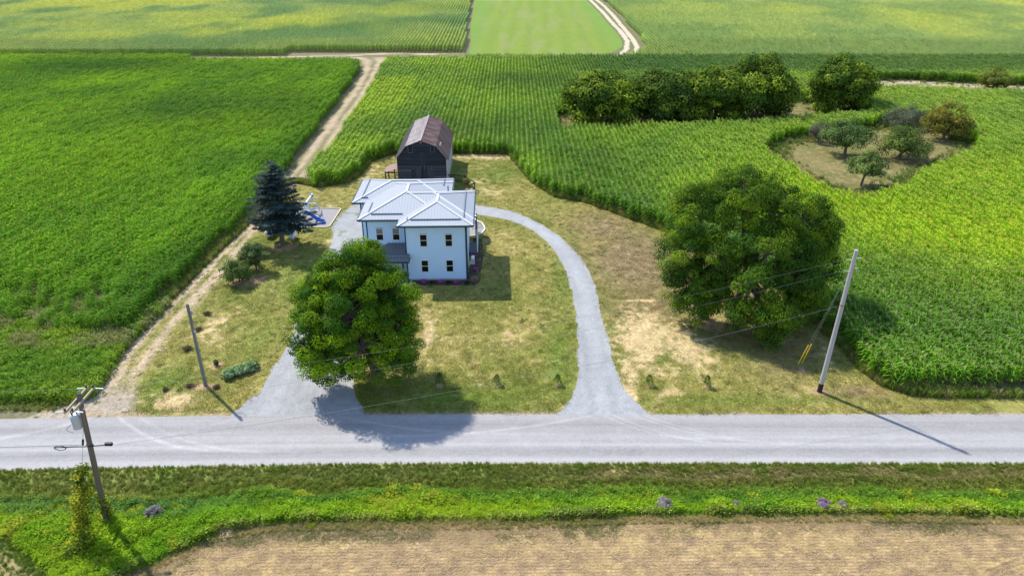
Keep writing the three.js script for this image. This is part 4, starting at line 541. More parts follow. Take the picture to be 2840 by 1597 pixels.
// ------------------------------------------------------------------ farmhouse
const FRAME = flat(0.74, 0.81, 0.88, 0.5), SIDING = flat(0.55, 0.76, 0.96, 0.7), TRIM = flat(0.012, 0.045, 0.065, 0.45), WHITE = flat(0.80, 0.80, 0.80, 0.5), ROOFM = new THREE.MeshPhysicalMaterial({ color: RGB(0.44, 0.46, 0.49), roughness: 0.85, specularIntensity: 0.12 }), CAP = new THREE.MeshPhysicalMaterial({ color: RGB(0.56, 0.58, 0.61), roughness: 0.85, specularIntensity: 0.12 }), GLASS = new THREE.MeshPhysicalMaterial({ color: RGB(0.008, 0.010, 0.009), roughness: 0.05, specularIntensity: 0.3 }), CURTAIN = flat(0.20, 0.205, 0.21, 0.5), DARKROOF = std({ color: RGB(0.185, 0.19, 0.205), roughness: 0.5, metalness: 0.1 }), CONCRETE = flat(0.42, 0.42, 0.42, 0.9), GUARD = std({ color: RGB(0.17, 0.22, 0.28), roughness: 0.5, metalness: 0.3 });
const house = thing('farmhouse', 'white two-storey farmhouse with pale metal hip roofs and dark trim', 'house', [-10.5, 0, -66.15], THREE.MathUtils.degToRad(1.5));
function hipFaces(x0, x1, zf, zb, eave, p) {
  const W = x1 - x0, D = zf - zb, a = V(x0, eave, zf), b = V(x1, eave, zf), c = V(x1, eave, zb), d = V(x0, eave, zb);
  if (W <= D) { const h = eave + p * W / 2, r0 = V((x0 + x1) / 2, h, zf - W / 2), r1 = V((x0 + x1) / 2, h, zb + W / 2); return { faces: [[a, b, r0], [b, c, r1, r0], [c, d, r1], [d, a, r0, r1]], ridge: [[r0, r1], [a, r0], [b, r0], [c, r1], [d, r1]] }; }
  const h = eave + p * D / 2, r0 = V(x0 + D / 2, h, (zf + zb) / 2), r1 = V(x1 - D / 2, h, (zf + zb) / 2); return { faces: [[a, b, r1, r0], [b, c, r1], [c, d, r0, r1], [d, a, r0]], ridge: [[r0, r1], [a, r0], [d, r0], [b, r1], [c, r1]] };
}
function seams(poly, gap, w = 0.03, h = 0.02, off = 0) {        // raised seams running down the slope
  const e = poly[1].clone().sub(poly[0]).normalize(), n = e.clone().cross(poly[2].clone().sub(poly[0])).normalize(); if (n.y < 0) n.negate(); const t = n.clone().cross(e).normalize();
  const P = poly.map(q => { const d = q.clone().sub(poly[0]); return [d.dot(e), d.dot(t)]; }), s0 = Math.min(...P.map(q => q[0])), s1 = Math.max(...P.map(q => q[0])), out = [];
  for (let s = s0 + gap * 0.5 + off; s < s1; s += gap) { const hit = []; for (let i = 0, j = P.length - 1; i < P.length; j = i++) { const [a, b] = P[j], [c, d] = P[i]; if ((a > s) !== (c > s)) hit.push(b + (d - b) * (s - a) / (c - a)); } if (hit.length < 2) continue; hit.sort((a, b) => a - b); if (hit[1] - hit[0] < 0.15) continue; const at = q => poly[0].clone().addScaledVector(e, s).addScaledVector(t, q).addScaledVector(n, h / 2 - 0.002); out.push(bar(at(hit[0]), at(hit[1]), w, h, n)); }
  return out;
}
const PITCH = 0.31, EAVE = 6.2;
{
  const blocks = [['front', -0.65, 6.7, 0.65, -9.0, EAVE], ['link', -4.4, 6.7, -1.05, -9.35, EAVE - 0.006], ['wing', -4.7, 4.2, -1.05, -12.2, EAVE], ['rear', -6.05, 4.2, -5.95, -13.4, EAVE - 0.006]];
  for (const [key, x0, x1, zf, zb, ev] of blocks) {
    const H = hipFaces(x0, x1, zf, zb, ev, PITCH);
    for (const f of H.faces) { const m = part('roof_slope', polyGeo(f), ROOFM, house); const s = part('standing_seams', seams(f, 0.305), ROOFM, m); s.userData.kind = 'stuff'; }
    for (const [a, b] of H.ridge) { if (a.distanceTo(b) < 0.3) continue; if (key === 'link' && (a.x < -2 || b.x < -2 && a.x < 0)) continue; const up = V(0, 0.03, 0); part('ridge_cap', bar(a.clone().add(up), b.clone().add(up), 0.26, 0.03), CAP, house); }
  }
  const outline = [[-0.65, 0.65], [6.7, 0.65], [6.7, -9.35], [4.2, -9.35], [4.2, -13.4], [-6.05, -13.4], [-6.05, -5.95], [-4.7, -5.95], [-4.7, -1.05], [-0.65, -1.05]];
  const sh = new THREE.ShapeGeometry(new THREE.Shape(outline.map(([x, z]) => new THREE.Vector2(x * 0.999, -z * 0.999)))); sh.rotateX(-Math.PI / 2); sh.translate(0, 6.02, 0); part('soffit', sh, WHITE, house);
  outline.forEach(([x, z], i) => { const [x1, z1] = outline[(i + 1) % outline.length]; const a = V(x, 6.09, z), b = V(x1, 6.09, z1), d = b.clone().sub(a).normalize(), n = V(d.z, 0, -d.x).negate(); if (a.distanceTo(b) < 0.5) return; part('fascia', bar(a.clone().addScaledVector(d, 0.012), b.clone().addScaledVector(d, -0.012), 0.03, 0.19), TRIM, house);
    const gA = a.clone().addScaledVector(n, 0.075).setY(6.12), gB = b.clone().addScaledVector(n, 0.075).setY(6.12); part('gutter', bar(gA, gB, 0.11, 0.10), TRIM, house); });
  // snow guards: long dark bars a little up from the eaves
  const guard = (x0, z0, x1, z1, e) => { const y = EAVE + PITCH * e + 0.07; part('snow_guard', bar(V(x0, y, z0), V(x1, y, z1), 0.09, 0.09), GUARD, house); };
  guard(0.55, 0.65 - 0.85, 5.5, 0.65 - 0.85, 0.85); guard(-3.5, -1.05 - 0.8, -0.35, -1.05 - 0.8, 0.8); guard(-5.2, -5.95 - 0.75, -4.5, -5.95 - 0.75, 0.75); guard(-4.7 + 0.9, -2.1, -4.7 + 0.9, -5.0, 0.9); guard(-6.05 + 0.95, -7.0, -6.05 + 0.95, -12.4, 0.95); guard(6.7 - 0.95, -0.5, 6.7 - 0.95, -8.2, 0.95); guard(4.2 - 0.95, -10.2, 4.2 - 0.95, -12.4, 0.95); guard(0.25, -0.15, 0.25, -0.75, 0.9);
  part('vent_pipe', rod(V(3.9, 6.6, -7.6), V(3.9, 7.35, -7.6), 0.06, 0.06, 10), TRIM, house);
}
function lapWall(o, ax, width, h0, h1, out, holes = []) {            // lapped siding: every course tilts out at its foot
  const e = 0.118, p = [], n = []; const P = (s, y, d) => o.clone().addScaledVector(ax, s).addScaledVector(out, d).setY(y);
  const quad = (a, b, c, d) => { const m = b.clone().sub(a).cross(d.clone().sub(a)).normalize(); for (const q of [a, b, c, a, c, d]) { p.push(q.x, q.y, q.z); n.push(m.x, m.y, m.z); } };
  for (let y = h0; y < h1 - 0.01; y += e) { const y1 = Math.min(y + e, h1), mid = (y + y1) / 2; let spans = [[0, width]];
    for (const [a, b, c, d] of holes) if (mid > c && mid < d) spans = spans.flatMap(([s, t]) => b <= s || a >= t ? [[s, t]] : [[s, a], [b, t]].filter(([u, v]) => v - u > 0.01));
    for (const [s, t] of spans) { quad(P(s, y, 0.028), P(t, y, 0.028), P(t, y1, 0.002), P(s, y1, 0.002)); quad(P(s, y, -0.01), P(t, y, -0.01), P(t, y, 0.028), P(s, y, 0.028)); } }
  const g = new THREE.BufferGeometry(); g.setAttribute('position', new THREE.Float32BufferAttribute(p, 3)); g.setAttribute('normal', new THREE.Float32BufferAttribute(n, 3)); return g;
}
function windowAt(parent, o, ax, out, s, y0, w, h, curtain) {        // white double-hung window set in its opening
  const P = (a, y, d) => o.clone().addScaledVector(ax, s + a).addScaledVector(out, d).setY(y0 + y), f = 0.075;
  const piece = (a0, a1, b0, b1, d0, d1) => { const c = P((a0 + a1) / 2, (b0 + b1) / 2, (d0 + d1) / 2), g = new THREE.BoxGeometry(a1 - a0, b1 - b0, d1 - d0); g.applyMatrix4(new THREE.Matrix4().makeBasis(ax, V(0, 1, 0), out)); g.translate(c.x, c.y, c.z); return g; };
  const win = part('window', [piece(-f, 0, -f, h + f, -0.06, 0.055), piece(w, w + f, -f, h + f, -0.06, 0.055), piece(0, w, -f, 0, -0.06, 0.065), piece(0, w, h, h + f, -0.06, 0.055)], FRAME, parent);
  part('sash', [piece(0, w, h * 0.5 - 0.02, h * 0.5 + 0.02, -0.04, 0.03), piece(0, 0.035, 0, h, -0.045, 0.022), piece(w - 0.035, w, 0, h, -0.045, 0.022)], FRAME, win);
  part('pane', piece(0.035, w - 0.035, 0, h * 0.5 - 0.03, -0.05, -0.02), GLASS, win); part('pane', piece(0.035, w - 0.035, h * 0.5 + 0.03, h, -0.05, -0.012), curtain ? CURTAIN : GLASS, win);
  return win;
}
{
  const F = V(0, 0, 1), X = V(1, 0, 0), NX = V(-1, 0, 0), BZ = V(0, 0, -1), top = 6.03;
  const ww = 0.70, wh = 1.24, low = 0.97, high = 3.76;
  const wallA = part('wall', lapWall(V(0, 0, 0), X, 5.94, 0.16, top, F, [[1.33, 2.19, low - 0.08, low + wh + 0.08], [3.82, 4.68, low - 0.08, low + wh + 0.08], [1.33, 2.19, high - 0.08, high + wh + 0.08], [3.82, 4.68, high - 0.08, high + wh + 0.08]]), SIDING, house);
  for (const s of [1.41, 3.90]) for (const y of [low, high]) windowAt(house, V(0, 0, 0), X, F, s, y, ww, wh);
  const oB = V(-4.0, 0, -1.7);
  part('wall', lapWall(oB, X, 4.0, 0.16, top, F, [[0.80, 1.66, high - 0.08, high + wh + 0.08], [2.44, 3.30, high - 0.08, high + wh + 0.08]]), SIDING, house);
  windowAt(house, oB, X, F, 0.88, high, ww, wh, true); windowAt(house, oB, X, F, 2.52, high, ww, wh, true);
  const walls = [[V(5.94, 0, 0), BZ, 8.7, X], [V(0, 0, -1.7), F, 1.7, NX], [V(-4.0, 0, -6.6), F, 4.9, NX], [V(-5.35, 0, -6.6), X, 1.35, F], [V(-5.35, 0, -12.75), F, 6.15, NX], [V(3.5, 0, -8.7), BZ, 4.05, X], [V(5.94, 0, -8.7), NX, 2.44, BZ], [V(3.5, 0, -12.75), NX, 8.85, BZ]];
  for (const [o, ax, w, out] of walls) part('wall', lapWall(o, ax, w, 0.16, top, out), SIDING, house);
  for (const z of [-2.2, -5.4]) for (const y of [low, high]) windowAt(house, V(5.94, 0, 0.022), BZ, X, -z, y, ww, wh);
  part('foundation', [box(0.02, 5.92, -0.2, 0.17, -8.68, -0.02), box(-3.98, 3.48, -0.2, 0.17, -12.7, -1.72), box(-5.33, -3.9, -0.2, 0.17, -12.7, -6.62)], CONCRETE, house);
  for (const [x, z] of [[0, 0], [5.94, 0], [-4.0, -1.7], [-5.35, -6.6], [5.94, -8.7]]) part('corner_trim', box(x - 0.055, x + 0.055, 0.1, 6.0, z - 0.055, z + 0.055), TRIM, house);
  part('downspout', rod(V(6.05, 0.1, 0.16), V(6.05, 6.05, 0.16), 0.045, 0.045, 8), TRIM, house);
  // front porch in the inner corner: dark lean-to roof with a hipped end, posts, deck, door
  const e0 = 2.62, yw = 3.42, zw = -1.70, ze = 1.12, a = V(-3.4, e0, ze), b = V(0.32, e0, ze), c = V(0.32, yw - 0.36 * (zw + 1.7), -0.02), w1 = V(-0.01, yw, zw), w0 = V(-2.0, yw, zw), l = V(-3.4, e0, zw);
  const porch = part('porch_roof', [polyGeo([a, b, V(0.32, 2.97, 0.06), V(-0.02, 2.97, 0.06), w1, w0]), polyGeo([l, a, w0])], DARKROOF, house);
  const sm = part('standing_seams', [...seams([a, b, V(0.32, 2.96, 0.06), V(-0.02, 2.97, 0.06), w1, w0], 0.34, 0.04, 0.04), ...seams([l, a, w0], 0.34, 0.04, 0.04)], DARKROOF, porch); sm.userData.kind = 'stuff';
  const studs = []; for (let i = 0; i < 11; i++) { const x = -3.0 + i * 0.31; studs.push(box(x, x + 0.07, 2.80, 2.86, 0.62, 0.70)); if (i > 1) studs.push(box(x - 0.15, x - 0.08, 2.97, 3.03, 0.05, 0.13)); } part('snow_stops', studs, TRIM, porch).userData.kind = 'stuff';
  part('porch_fascia', [box(-3.42, 0.34, 2.44, 2.61, ze - 0.03, ze + 0.03), box(-3.43, -3.37, 2.44, 2.6, zw, ze - 0.03), box(0.30, 0.35, 2.44, 2.6, 0.06, ze - 0.03)], TRIM, house);
  part('porch_ceiling', box(-3.35, 0.28, 2.46, 2.5, 0.05, ze - 0.04), WHITE, house);
  for (const [x, z] of [[0.12, 0.95], [-0.32, 0.95], [-3.25, 0.95]]) part('porch_post', [box(x - 0.07, x + 0.07, 0.2, 2.45, z - 0.07, z + 0.07), box(x - 0.10, x + 0.10, 0.2, 0.42, z - 0.10, z + 0.10)], TRIM, house);
  part('porch_floor', box(-3.45, 0.22, -0.05, 0.2, -1.66, 1.12), flat(0.16, 0.165, 0.18, 0.8), house);
  const door = part('door', box(-1.55, -0.6, 0.22, 2.3, -1.64, -1.60), WHITE, house); part('handle', box(-1.48, -1.42, 1.15, 1.3, -1.60, -1.55), TRIM, door);
  part('step', box(0.02, 0.42, -0.05, 0.10, 0.06, 1.75), CONCRETE, house);
  // small white side-entry roof on the sunny side
  const sr = part('side_entry_roof', [polyGeo([V(-5.5, 2.55, -3.2), V(-5.5, 2.55, -0.9), V(-4.03, 2.95, -1.72), V(-4.03, 2.95, -3.2)]), polyGeo([V(-5.5, 2.55, -0.9), V(-4.03, 2.55, -0.9), V(-4.03, 2.95, -1.72)]), box(-5.48, -4.04, 2.42, 2.54, -3.18, -0.93)], CAP, house); part('post', box(-5.45, -5.31, 0, 2.43, -1.1, -0.96), WHITE, sr);
  // side porch along the hidden right wall
  part('side_deck', box(6.0, 7.0, 0.0, 0.35, -8.6, -5.9), flat(0.10, 0.10, 0.11, 0.8), house); part('deck_post', box(6.86, 6.96, 0.35, 3.0, -6.05, -5.95), WHITE, house); part('deck_post', box(6.86, 6.96, 0.35, 3.0, -8.55, -8.45), WHITE, house); part('deck_rail', [box(6.9, 6.95, 1.15, 1.22, -8.45, -6.05), box(6.9, 6.95, 0.6, 0.65, -8.45, -6.05)], WHITE, house);
}
// things around the house
{
  const bed = (pts, label) => ground('mulch_bed', polygonSheet(pts, 0.02, 0.25, 0.4), flat(0.060, 0.046, 0.036, 1), label, 'flower bed');
  bed([[-10.0, -66.1], [-4.5, -66.2], [-4.4, -76.9], [-3.4, -76.9], [-3.1, -73.0], [-3.2, -66.4], [-3.7, -65.0], [-9.9, -65.05]], 'dark bark mulch bed wrapping the front corner of the house');
  const MAG = [[0.42, 0.055, 0.34], [0.60, 0.10, 0.50]];
  [['magenta petunia clump nearest the porch step', -8.9, -65.62, 0.55], ['magenta petunia clump in the middle of the front bed', -7.1, -65.55, 0.55], ['magenta petunia clump nearest the house corner', -5.6, -65.45, 0.5], ['pink flower clump in the side bed beside the wall unit', -3.75, -68.4, 0.42], ['pink flower clump behind the wall unit', -3.9, -71.7, 0.5], ['dusty pink plant farther along the side bed', -3.95, -72.9, 0.4]].forEach(([label, x, z, w], k) => { const t = bush('flower_clump', label, [x, 0.02, z], w, 0.34, 750 + k, MAG, [0.09, 0.08], 'flowers in the mulch bed', 9); t.userData.category = 'flowers'; });
  [[-8.0, -65.5, 'dark seedling between the first two petunias'], [-6.3, -65.4, 'dark seedling between the last two petunias'], [-4.5, -65.3, 'dark seedling at the house corner bed']].forEach(([x, z, label], k) => { bush('seedling', label, [x, 0.02, z], 0.6, 0.3, 760 + k, [[0.022, 0.028, 0.018], [0.05, 0.06, 0.03]], [0.08, 0.06], 'seedlings in the mulch bed', 8).userData.category = 'plant'; });
  { const r = rng(77), L = new Leaves(); for (let i = 0; i < 260; i++) { const b = r() * 6.283, o = 0.15 + 0.45 * r(), h = 0.4 + 0.45 * r(), g = 0.7 + 0.6 * r(); L.strip([[0.08 * (r() - 0.5), 0, 0.08 * (r() - 0.5)], [Math.cos(b) * o * 0.4, h * 0.8, Math.sin(b) * o * 0.4], [Math.cos(b) * o, h * 0.75, Math.sin(b) * o]], [0.02, 0.018, 0.005], [-Math.sin(b), 0, Math.cos(b)], [0.36 * g, 0.25 * g, 0.14 * g]); } const m = solo('ornamental_grass', L.build(), GRASSM, 'tan ornamental grass tuft at the front corner of the house', 'plant'); m.position.set(-3.75, 0.02, -65.6); }
  const ac = thing('condenser_unit', 'white outdoor air conditioning unit bracketed to the side wall', 'air conditioner', [-4.02, 1.05, -68.2], THREE.MathUtils.degToRad(1.5));
  part('casing', box(-0.16, 0.16, 0, 0.62, -0.42, 0.42), WHITE, ac); const gr = []; for (let i = 0; i < 9; i++) gr.push(box(-0.13, 0.13, 0.07 + i * 0.06, 0.09 + i * 0.06, 0.421, 0.431)); part('grille', gr, TRIM, ac); part('fan_guard', rod(V(0.16, 0.31, -0.1), V(0.175, 0.31, -0.1), 0.24, 0.24, 20), flat(0.07, 0.07, 0.08, 0.6), ac);
  for (const z of [-0.3, 0.3]) part('bracket', [box(-0.42, 0.16, -0.05, -0.005, z - 0.02, z + 0.02), box(-0.42, -0.38, -0.35, -0.05, z - 0.02, z + 0.02)], WHITE, ac);
  part('pipe', tube([V(-0.16, 0.15, 0.2), V(-0.3, 0.1, 0.28), V(-0.42, 0.3, 0.3)], 0.025, 10, 5), WHITE, ac);
  // gravel patio with pale stone edging
  const rim = [[-6.0, -82.6], [-4.3, -82.3], [-3.6, -81.5], [-3.27, -80.3], [-3.2, -79.4], [-3.6, -78.2], [-4.4, -77.6], [-6.0, -77.4]];
  ground('patio', polygonSheet(rim, 0.03, 0.1, 0.4), (() => { const r = rng(3), t = paint(128, 128, () => { const k = 0.24 + 0.16 * r(); return [k, k * 0.97, k * 0.95]; }); t.repeat.set(0.3, 0.3); return std({ map: t, roughness: 1 }); })(), 'small grey gravel patio with a rounded pale stone edge behind the house', 'patio');
  const edging = thing('stone_edging', 'rounded pale stone edging around the gravel patio', 'edging'); for (let i = 0; i < rim.length - 1; i++) { const [x, z] = rim[i], [x1, z1] = rim[i + 1], n = Math.max(2, Math.round(Math.hypot(x1 - x, z1 - z) / 0.3)); for (let k = 0; k < n; k++) { const t = (k + 0.06) / n, u = (k + 0.94) / n; part('stone', bar(V(lerp(x, x1, t), 0.06, lerp(z, z1, t)), V(lerp(x, x1, u), 0.06, lerp(z, z1, u)), 0.13, 0.13), WHITE, edging); } }
  const cn = thing('patio_canopy', 'patio canopy with white and navy striped cloth behind the house corner', 'canopy', [-5.3, 0, -77.6]), NAVY = flat(0.015, 0.03, 0.13, 0.8);
  for (let i = 0; i < 9; i++) { const t0 = i / 9, t1 = (i + 1) / 9, z0 = lerp(1.25, -1.25, t0), z1 = lerp(1.25, -1.25, t1), y = t => 2.45 + 0.42 * Math.sin(Math.PI * t); part('cloth_stripe', polyGeo([V(-1.2, y(t0), z0), V(1.25, y(t0), z0), V(1.25, y(t1), z1), V(-1.2, y(t1), z1)]), i % 2 ? NAVY : WHITE, cn); }
  for (const [x, z] of [[-1.15, 1.2], [1.2, 1.2], [-1.15, -1.2], [1.2, -1.2]]) part('post', box(x - 0.04, x + 0.04, 0, 2.5, z - 0.04, z + 0.04), TRIM, cn); part('side_curtain', box(1.15, 1.19, 0.1, 2.42, -1.15, 1.15), flat(0.02, 0.025, 0.03, 0.9), cn);
  // dark rail fence behind the house
  const fn = thing('rail_fence', 'dark low wooden rail fence with a diagonal brace behind the house', 'fence'), DW = flat(0.030, 0.034, 0.028, 0.8), fp = [[-9.2, -96.6], [-6.5, -96.2], [-5.0, -93.2], [-6.4, -90.6]];
  fp.forEach(([x, z]) => part('post', box(x - 0.07, x + 0.07, 0, 1.2, z - 0.07, z + 0.07), DW, fn)); for (let i = 0; i < fp.length - 1; i++) { const [x, z] = fp[i], [x1, z1] = fp[i + 1]; for (const y of [0.25, 1.12]) part('rail', bar(V(x, y, z), V(x1, y, z1), 0.05, 0.11), DW, fn); part('brace', bar(V(x, 1.08, z), V(x1, 0.28, z1), 0.04, 0.07), DW, fn); }
  bush('fence_shrub', 'small yellowing shrub growing at the dark rail fence', [-6.2, 0, -95.0], 1.1, 1.1, 770, [[0.11, 0.12, 0.03], [0.28, 0.24, 0.07]], [0.12, 0.07], null, 24);
}
// ------------------------------------------------------------------ barn: gambrel roof, weathered dark boards
{
  const barn = thing('barn', 'weathered black wooden barn with rust-brown gambrel metal roof', 'barn', [-12.1, 0, -94.5], THREE.MathUtils.degToRad(1.0));
  const r = rng(88), W = 3.3, D = 13.0, wt = 4.15, knee = [1.98, 5.72], peak = 6.5, half = y => y < wt ? W : y < knee[1] ? lerp(W, knee[0], (y - wt) / (knee[1] - wt)) : lerp(knee[0], 0.02, (y - knee[1]) / (peak - 0.06 - knee[1]));
  const grain = paint(256, 64, (u, v) => { const n = fbm(u * 10, v * 26, 3), k = 0.45 + 1.1 * n; return [k, k, k]; });
  const tones = [[0.016, 0.020, 0.028], [0.024, 0.028, 0.038], [0.034, 0.038, 0.050], [0.060, 0.062, 0.074], [0.11, 0.11, 0.12], [0.17, 0.17, 0.175]].map(c => std({ color: RGB(...c), map: grain, roughness: 0.85 }));
  const doors = [-1.42, 1.55, 0, 2.92], loft = [-0.28, 0.44, 3.05, 4.95], winL = [-1.66, -1.14, 4.88, 5.75], winR = [1.32, 1.76, 4.95, 5.70];
  const hit = (x0, x1, y, q) => y > q[2] && y < q[3] && x1 > q[0] && x0 < q[1];
  for (let y = 0.05; y < peak - 0.15; y += 0.165) {                 // front boards, each course cut where openings are
    const w = half(y + 0.08) - 0.01; let spans = [[-w, w]]; for (const q of [doors, loft, winL, winR]) if (y + 0.08 > q[2] && y + 0.08 < q[3]) spans = spans.flatMap(([s, t]) => q[1] <= s || q[0] >= t ? [[s, t]] : [[s, q[0]], [q[1], t]].filter(([u, v]) => v - u > 0.08));
    for (const [s, t] of spans) { const cut = t - s > 3 ? [s, lerp(s, t, 0.35 + 0.3 * r()), t] : [s, t]; for (let i = 0; i < cut.length - 1; i++) {
      const mx = (cut[i] + cut[i + 1]) / 2, worn = (y > 0.3 && y < 2.9 && Math.abs(mx) > 1.4 ? 0.42 + 0.35 * r() : y > 5.6 ? 0.4 * r() + 0.2 : 0.5 * r() * r() + 0.08), k = Math.min(5, Math.floor(worn * 5.4)); part('board', bar(V(cut[i] + 0.004, y + 0.08, 0.012 + 0.012 * r()), V(cut[i + 1] - 0.004, y + 0.08, 0.012 + 0.012 * r()), 0.03, 0.158, V(0, 1, 0)), tones[k], barn); } }
  }
  const sideBoard = std({ color: RGB(0.52, 0.52, 0.53), map: grain, roughness: 0.8 });
  const sideB = []; for (let z = 0; z < D - 0.05; z += 0.26) sideB.push(box(W - 0.04 + 0.012 * r(), W + 0.012 * r() + 0.002, 0.02, wt - 0.02, -z - 0.25, -z - 0.005)); for (const g of sideB) part('board', g, sideBoard, barn);
  part('wall', [box(-W, -W + 0.05, 0, wt, -D, -0.03)], tones[2], barn);
  const gable = z => polyGeo([V(-W, 0, z), V(W, 0, z), V(W, wt, z), V(knee[0], knee[1], z), V(0, peak - 0.05, z), V(-knee[0], knee[1], z), V(-W, wt, z)]); part('back_wall', gable(-D), tones[1], barn); part('sheathing', gable(-0.06), flat(0.006, 0.006, 0.008, 1), barn);
  // plank doors, loft door, windows
  const planks = (q, z, n, name, tone0, frame) => { const g = new THREE.Group(); g.name = name; barn.add(g); const step_ = (q[1] - q[0]) / n; for (let i = 0; i < n; i++) part('plank', box(q[0] + i * step_ + 0.006, q[0] + (i + 1) * step_ - 0.006, q[2] + 0.03, q[3] - 0.02, z, z + 0.03 + 0.01 * r()), tones[Math.min(5, tone0 + Math.floor(r() * 3))], g); return g; };
  const mid = (doors[0] + doors[1]) / 2; const dl = planks([doors[0], mid - 0.02, doors[2], doors[3]], 0.0, 7, 'plank_door', 1), dr = planks([mid + 0.02, doors[1], doors[2], doors[3]], 0.0, 7, 'plank_door', 1);
  for (const [d, x] of [[dl, doors[0] + 0.22], [dl, mid - 0.28], [dr, mid + 0.28], [dr, doors[1] - 0.22]]) part('hanger', box(x - 0.05, x + 0.05, 2.55, 2.98, 0.045, 0.075), tones[4], d);
  part('door_track', box(-1.9, 2.1, 2.96, 3.04, 0.03, 0.10), tones[3], barn);
  planks(loft, 0.0, 5, 'loft_door', 0);
  for (const q of [winL, winR]) { const w = part('window', [box(q[0] - 0.06, q[0], q[2], q[3], 0, 0.06), box(q[1], q[1] + 0.06, q[2], q[3], 0, 0.06), box(q[0] - 0.06, q[1] + 0.06, q[2] - 0.07, q[2], 0, 0.08)], tones[4], barn); part('pane', box(q[0], q[1], q[2], q[3], -0.03, -0.01), GLASS, w); }
  part('gable_ornament', box(-0.10, 0.14, 6.16, 6.24, 0.03, 0.09), flat(0.5, 0.42, 0.42, 0.8), barn);
  // roof sheets
  const rust = paint(512, 512, (u, v) => { const n = fbm(u * 7, v * 5, 4), s = fbm(u * 60, v * 4, 2), k = 0.7 + 0.6 * s; const c = mix3([0.20, 0.145, 0.125], [0.145, 0.056, 0.042], step(0.40, 0.66, n)); return [c[0] * k, c[1] * k, c[2] * k]; });
  const RUST = std({ map: rust, roughness: 0.5, metalness: 0.25 }), GREYTIN = std({ map: paint(256, 256, (u, v) => { const n = fbm(u * 6, v * 6, 4), k = 0.85 + 0.3 * fbm(u * 50, v * 5, 2); const c = mix3([0.36, 0.33, 0.325], [0.26, 0.21, 0.20], step(0.42, 0.65, n)); return [c[0] * k, c[1] * k, c[2] * k]; }), roughness: 0.5, metalness: 0.25 });
  const o = 0.32, z0 = 0.35, z1 = -D - 0.3, sx = W + o, sy = wt - o * 1.25; let upTop = V(0, peak, 0);
  const sheet = (a, b, mat) => { const p = [V(a[0], a[1], z0), V(a[0], a[1], z1), V(b[0], b[1], z1), V(b[0], b[1], z0)]; const g = polyGeo(p); const uv = new Float32Array(g.attributes.position.count * 2), q = g.attributes.position; for (let i = 0; i < q.count; i++) { uv[2 * i] = q.getZ(i) / 6; uv[2 * i + 1] = (q.getX(i) + q.getY(i)) / 4; } g.setAttribute('uv', new THREE.BufferAttribute(uv, 2)); const m = part('roof_sheet', g, mat, barn); part('ribs', seams(p, 0.36, 0.03, 0.025), mat, m).userData.kind = 'stuff'; };
  sheet([-sx, sy], [-knee[0] - 0.04, knee[1] + 0.06], GREYTIN); sheet([-knee[0] - 0.06, knee[1] + 0.055], [0, peak + 0.05], GREYTIN); sheet([knee[0] + 0.06, knee[1] + 0.055], [0, peak + 0.05], RUST); sheet([sx, sy], [knee[0] + 0.04, knee[1] + 0.06], RUST);
  part('ridge_cap', bar(V(0, peak + 0.07, z0), V(0, peak + 0.07, z1), 0.26, 0.03), GREYTIN, barn);
  part('roof_pipe', rod(V(2.35, 5.1, -1.6), V(2.55, 5.75, -1.6), 0.09, 0.09, 8), WHITE, barn); part('finial', [rod(V(0, peak, z1 + 0.1), V(0, peak + 0.45, z1 + 0.1), 0.03, 0.02, 6), rod(V(0, peak + 0.45, z1 + 0.1), V(0, peak + 0.56, z1 + 0.1), 0.07, 0.06, 8)], WHITE, barn);
  part('patch', box(-0.62, -0.42, 6.34, 6.36, -0.1, 0.1), WHITE, barn);
  // open lean-to on the left side
  const lt = part('lean_to', polyGeo([V(-5.1, 2.15, 0.1), V(-W - 0.01, 2.62, 0.1), V(-W - 0.01, 2.62, -3.0), V(-5.1, 2.15, -3.0)]), std({ map: rust, color: RGB(1.25, 1.15, 1.1), roughness: 0.6, metalness: 0.1 }), barn);
  for (const [x, z] of [[-4.95, -0.05], [-4.95, -2.8], [-3.7, -0.05]]) part('post', box(x - 0.07, x + 0.07, 0, 2.2 + (x + 5.1) * 0.25, z - 0.07, z + 0.07), tones[1], lt); part('header', box(-5.05, -3.35, 1.98, 2.13, -0.1, -0.02), tones[3], lt); for (const y of [0.6, 1.2, 1.7]) part('rail', box(-3.7, -3.34, y, y + 0.1, -0.09, -0.04), tones[1], lt);
}
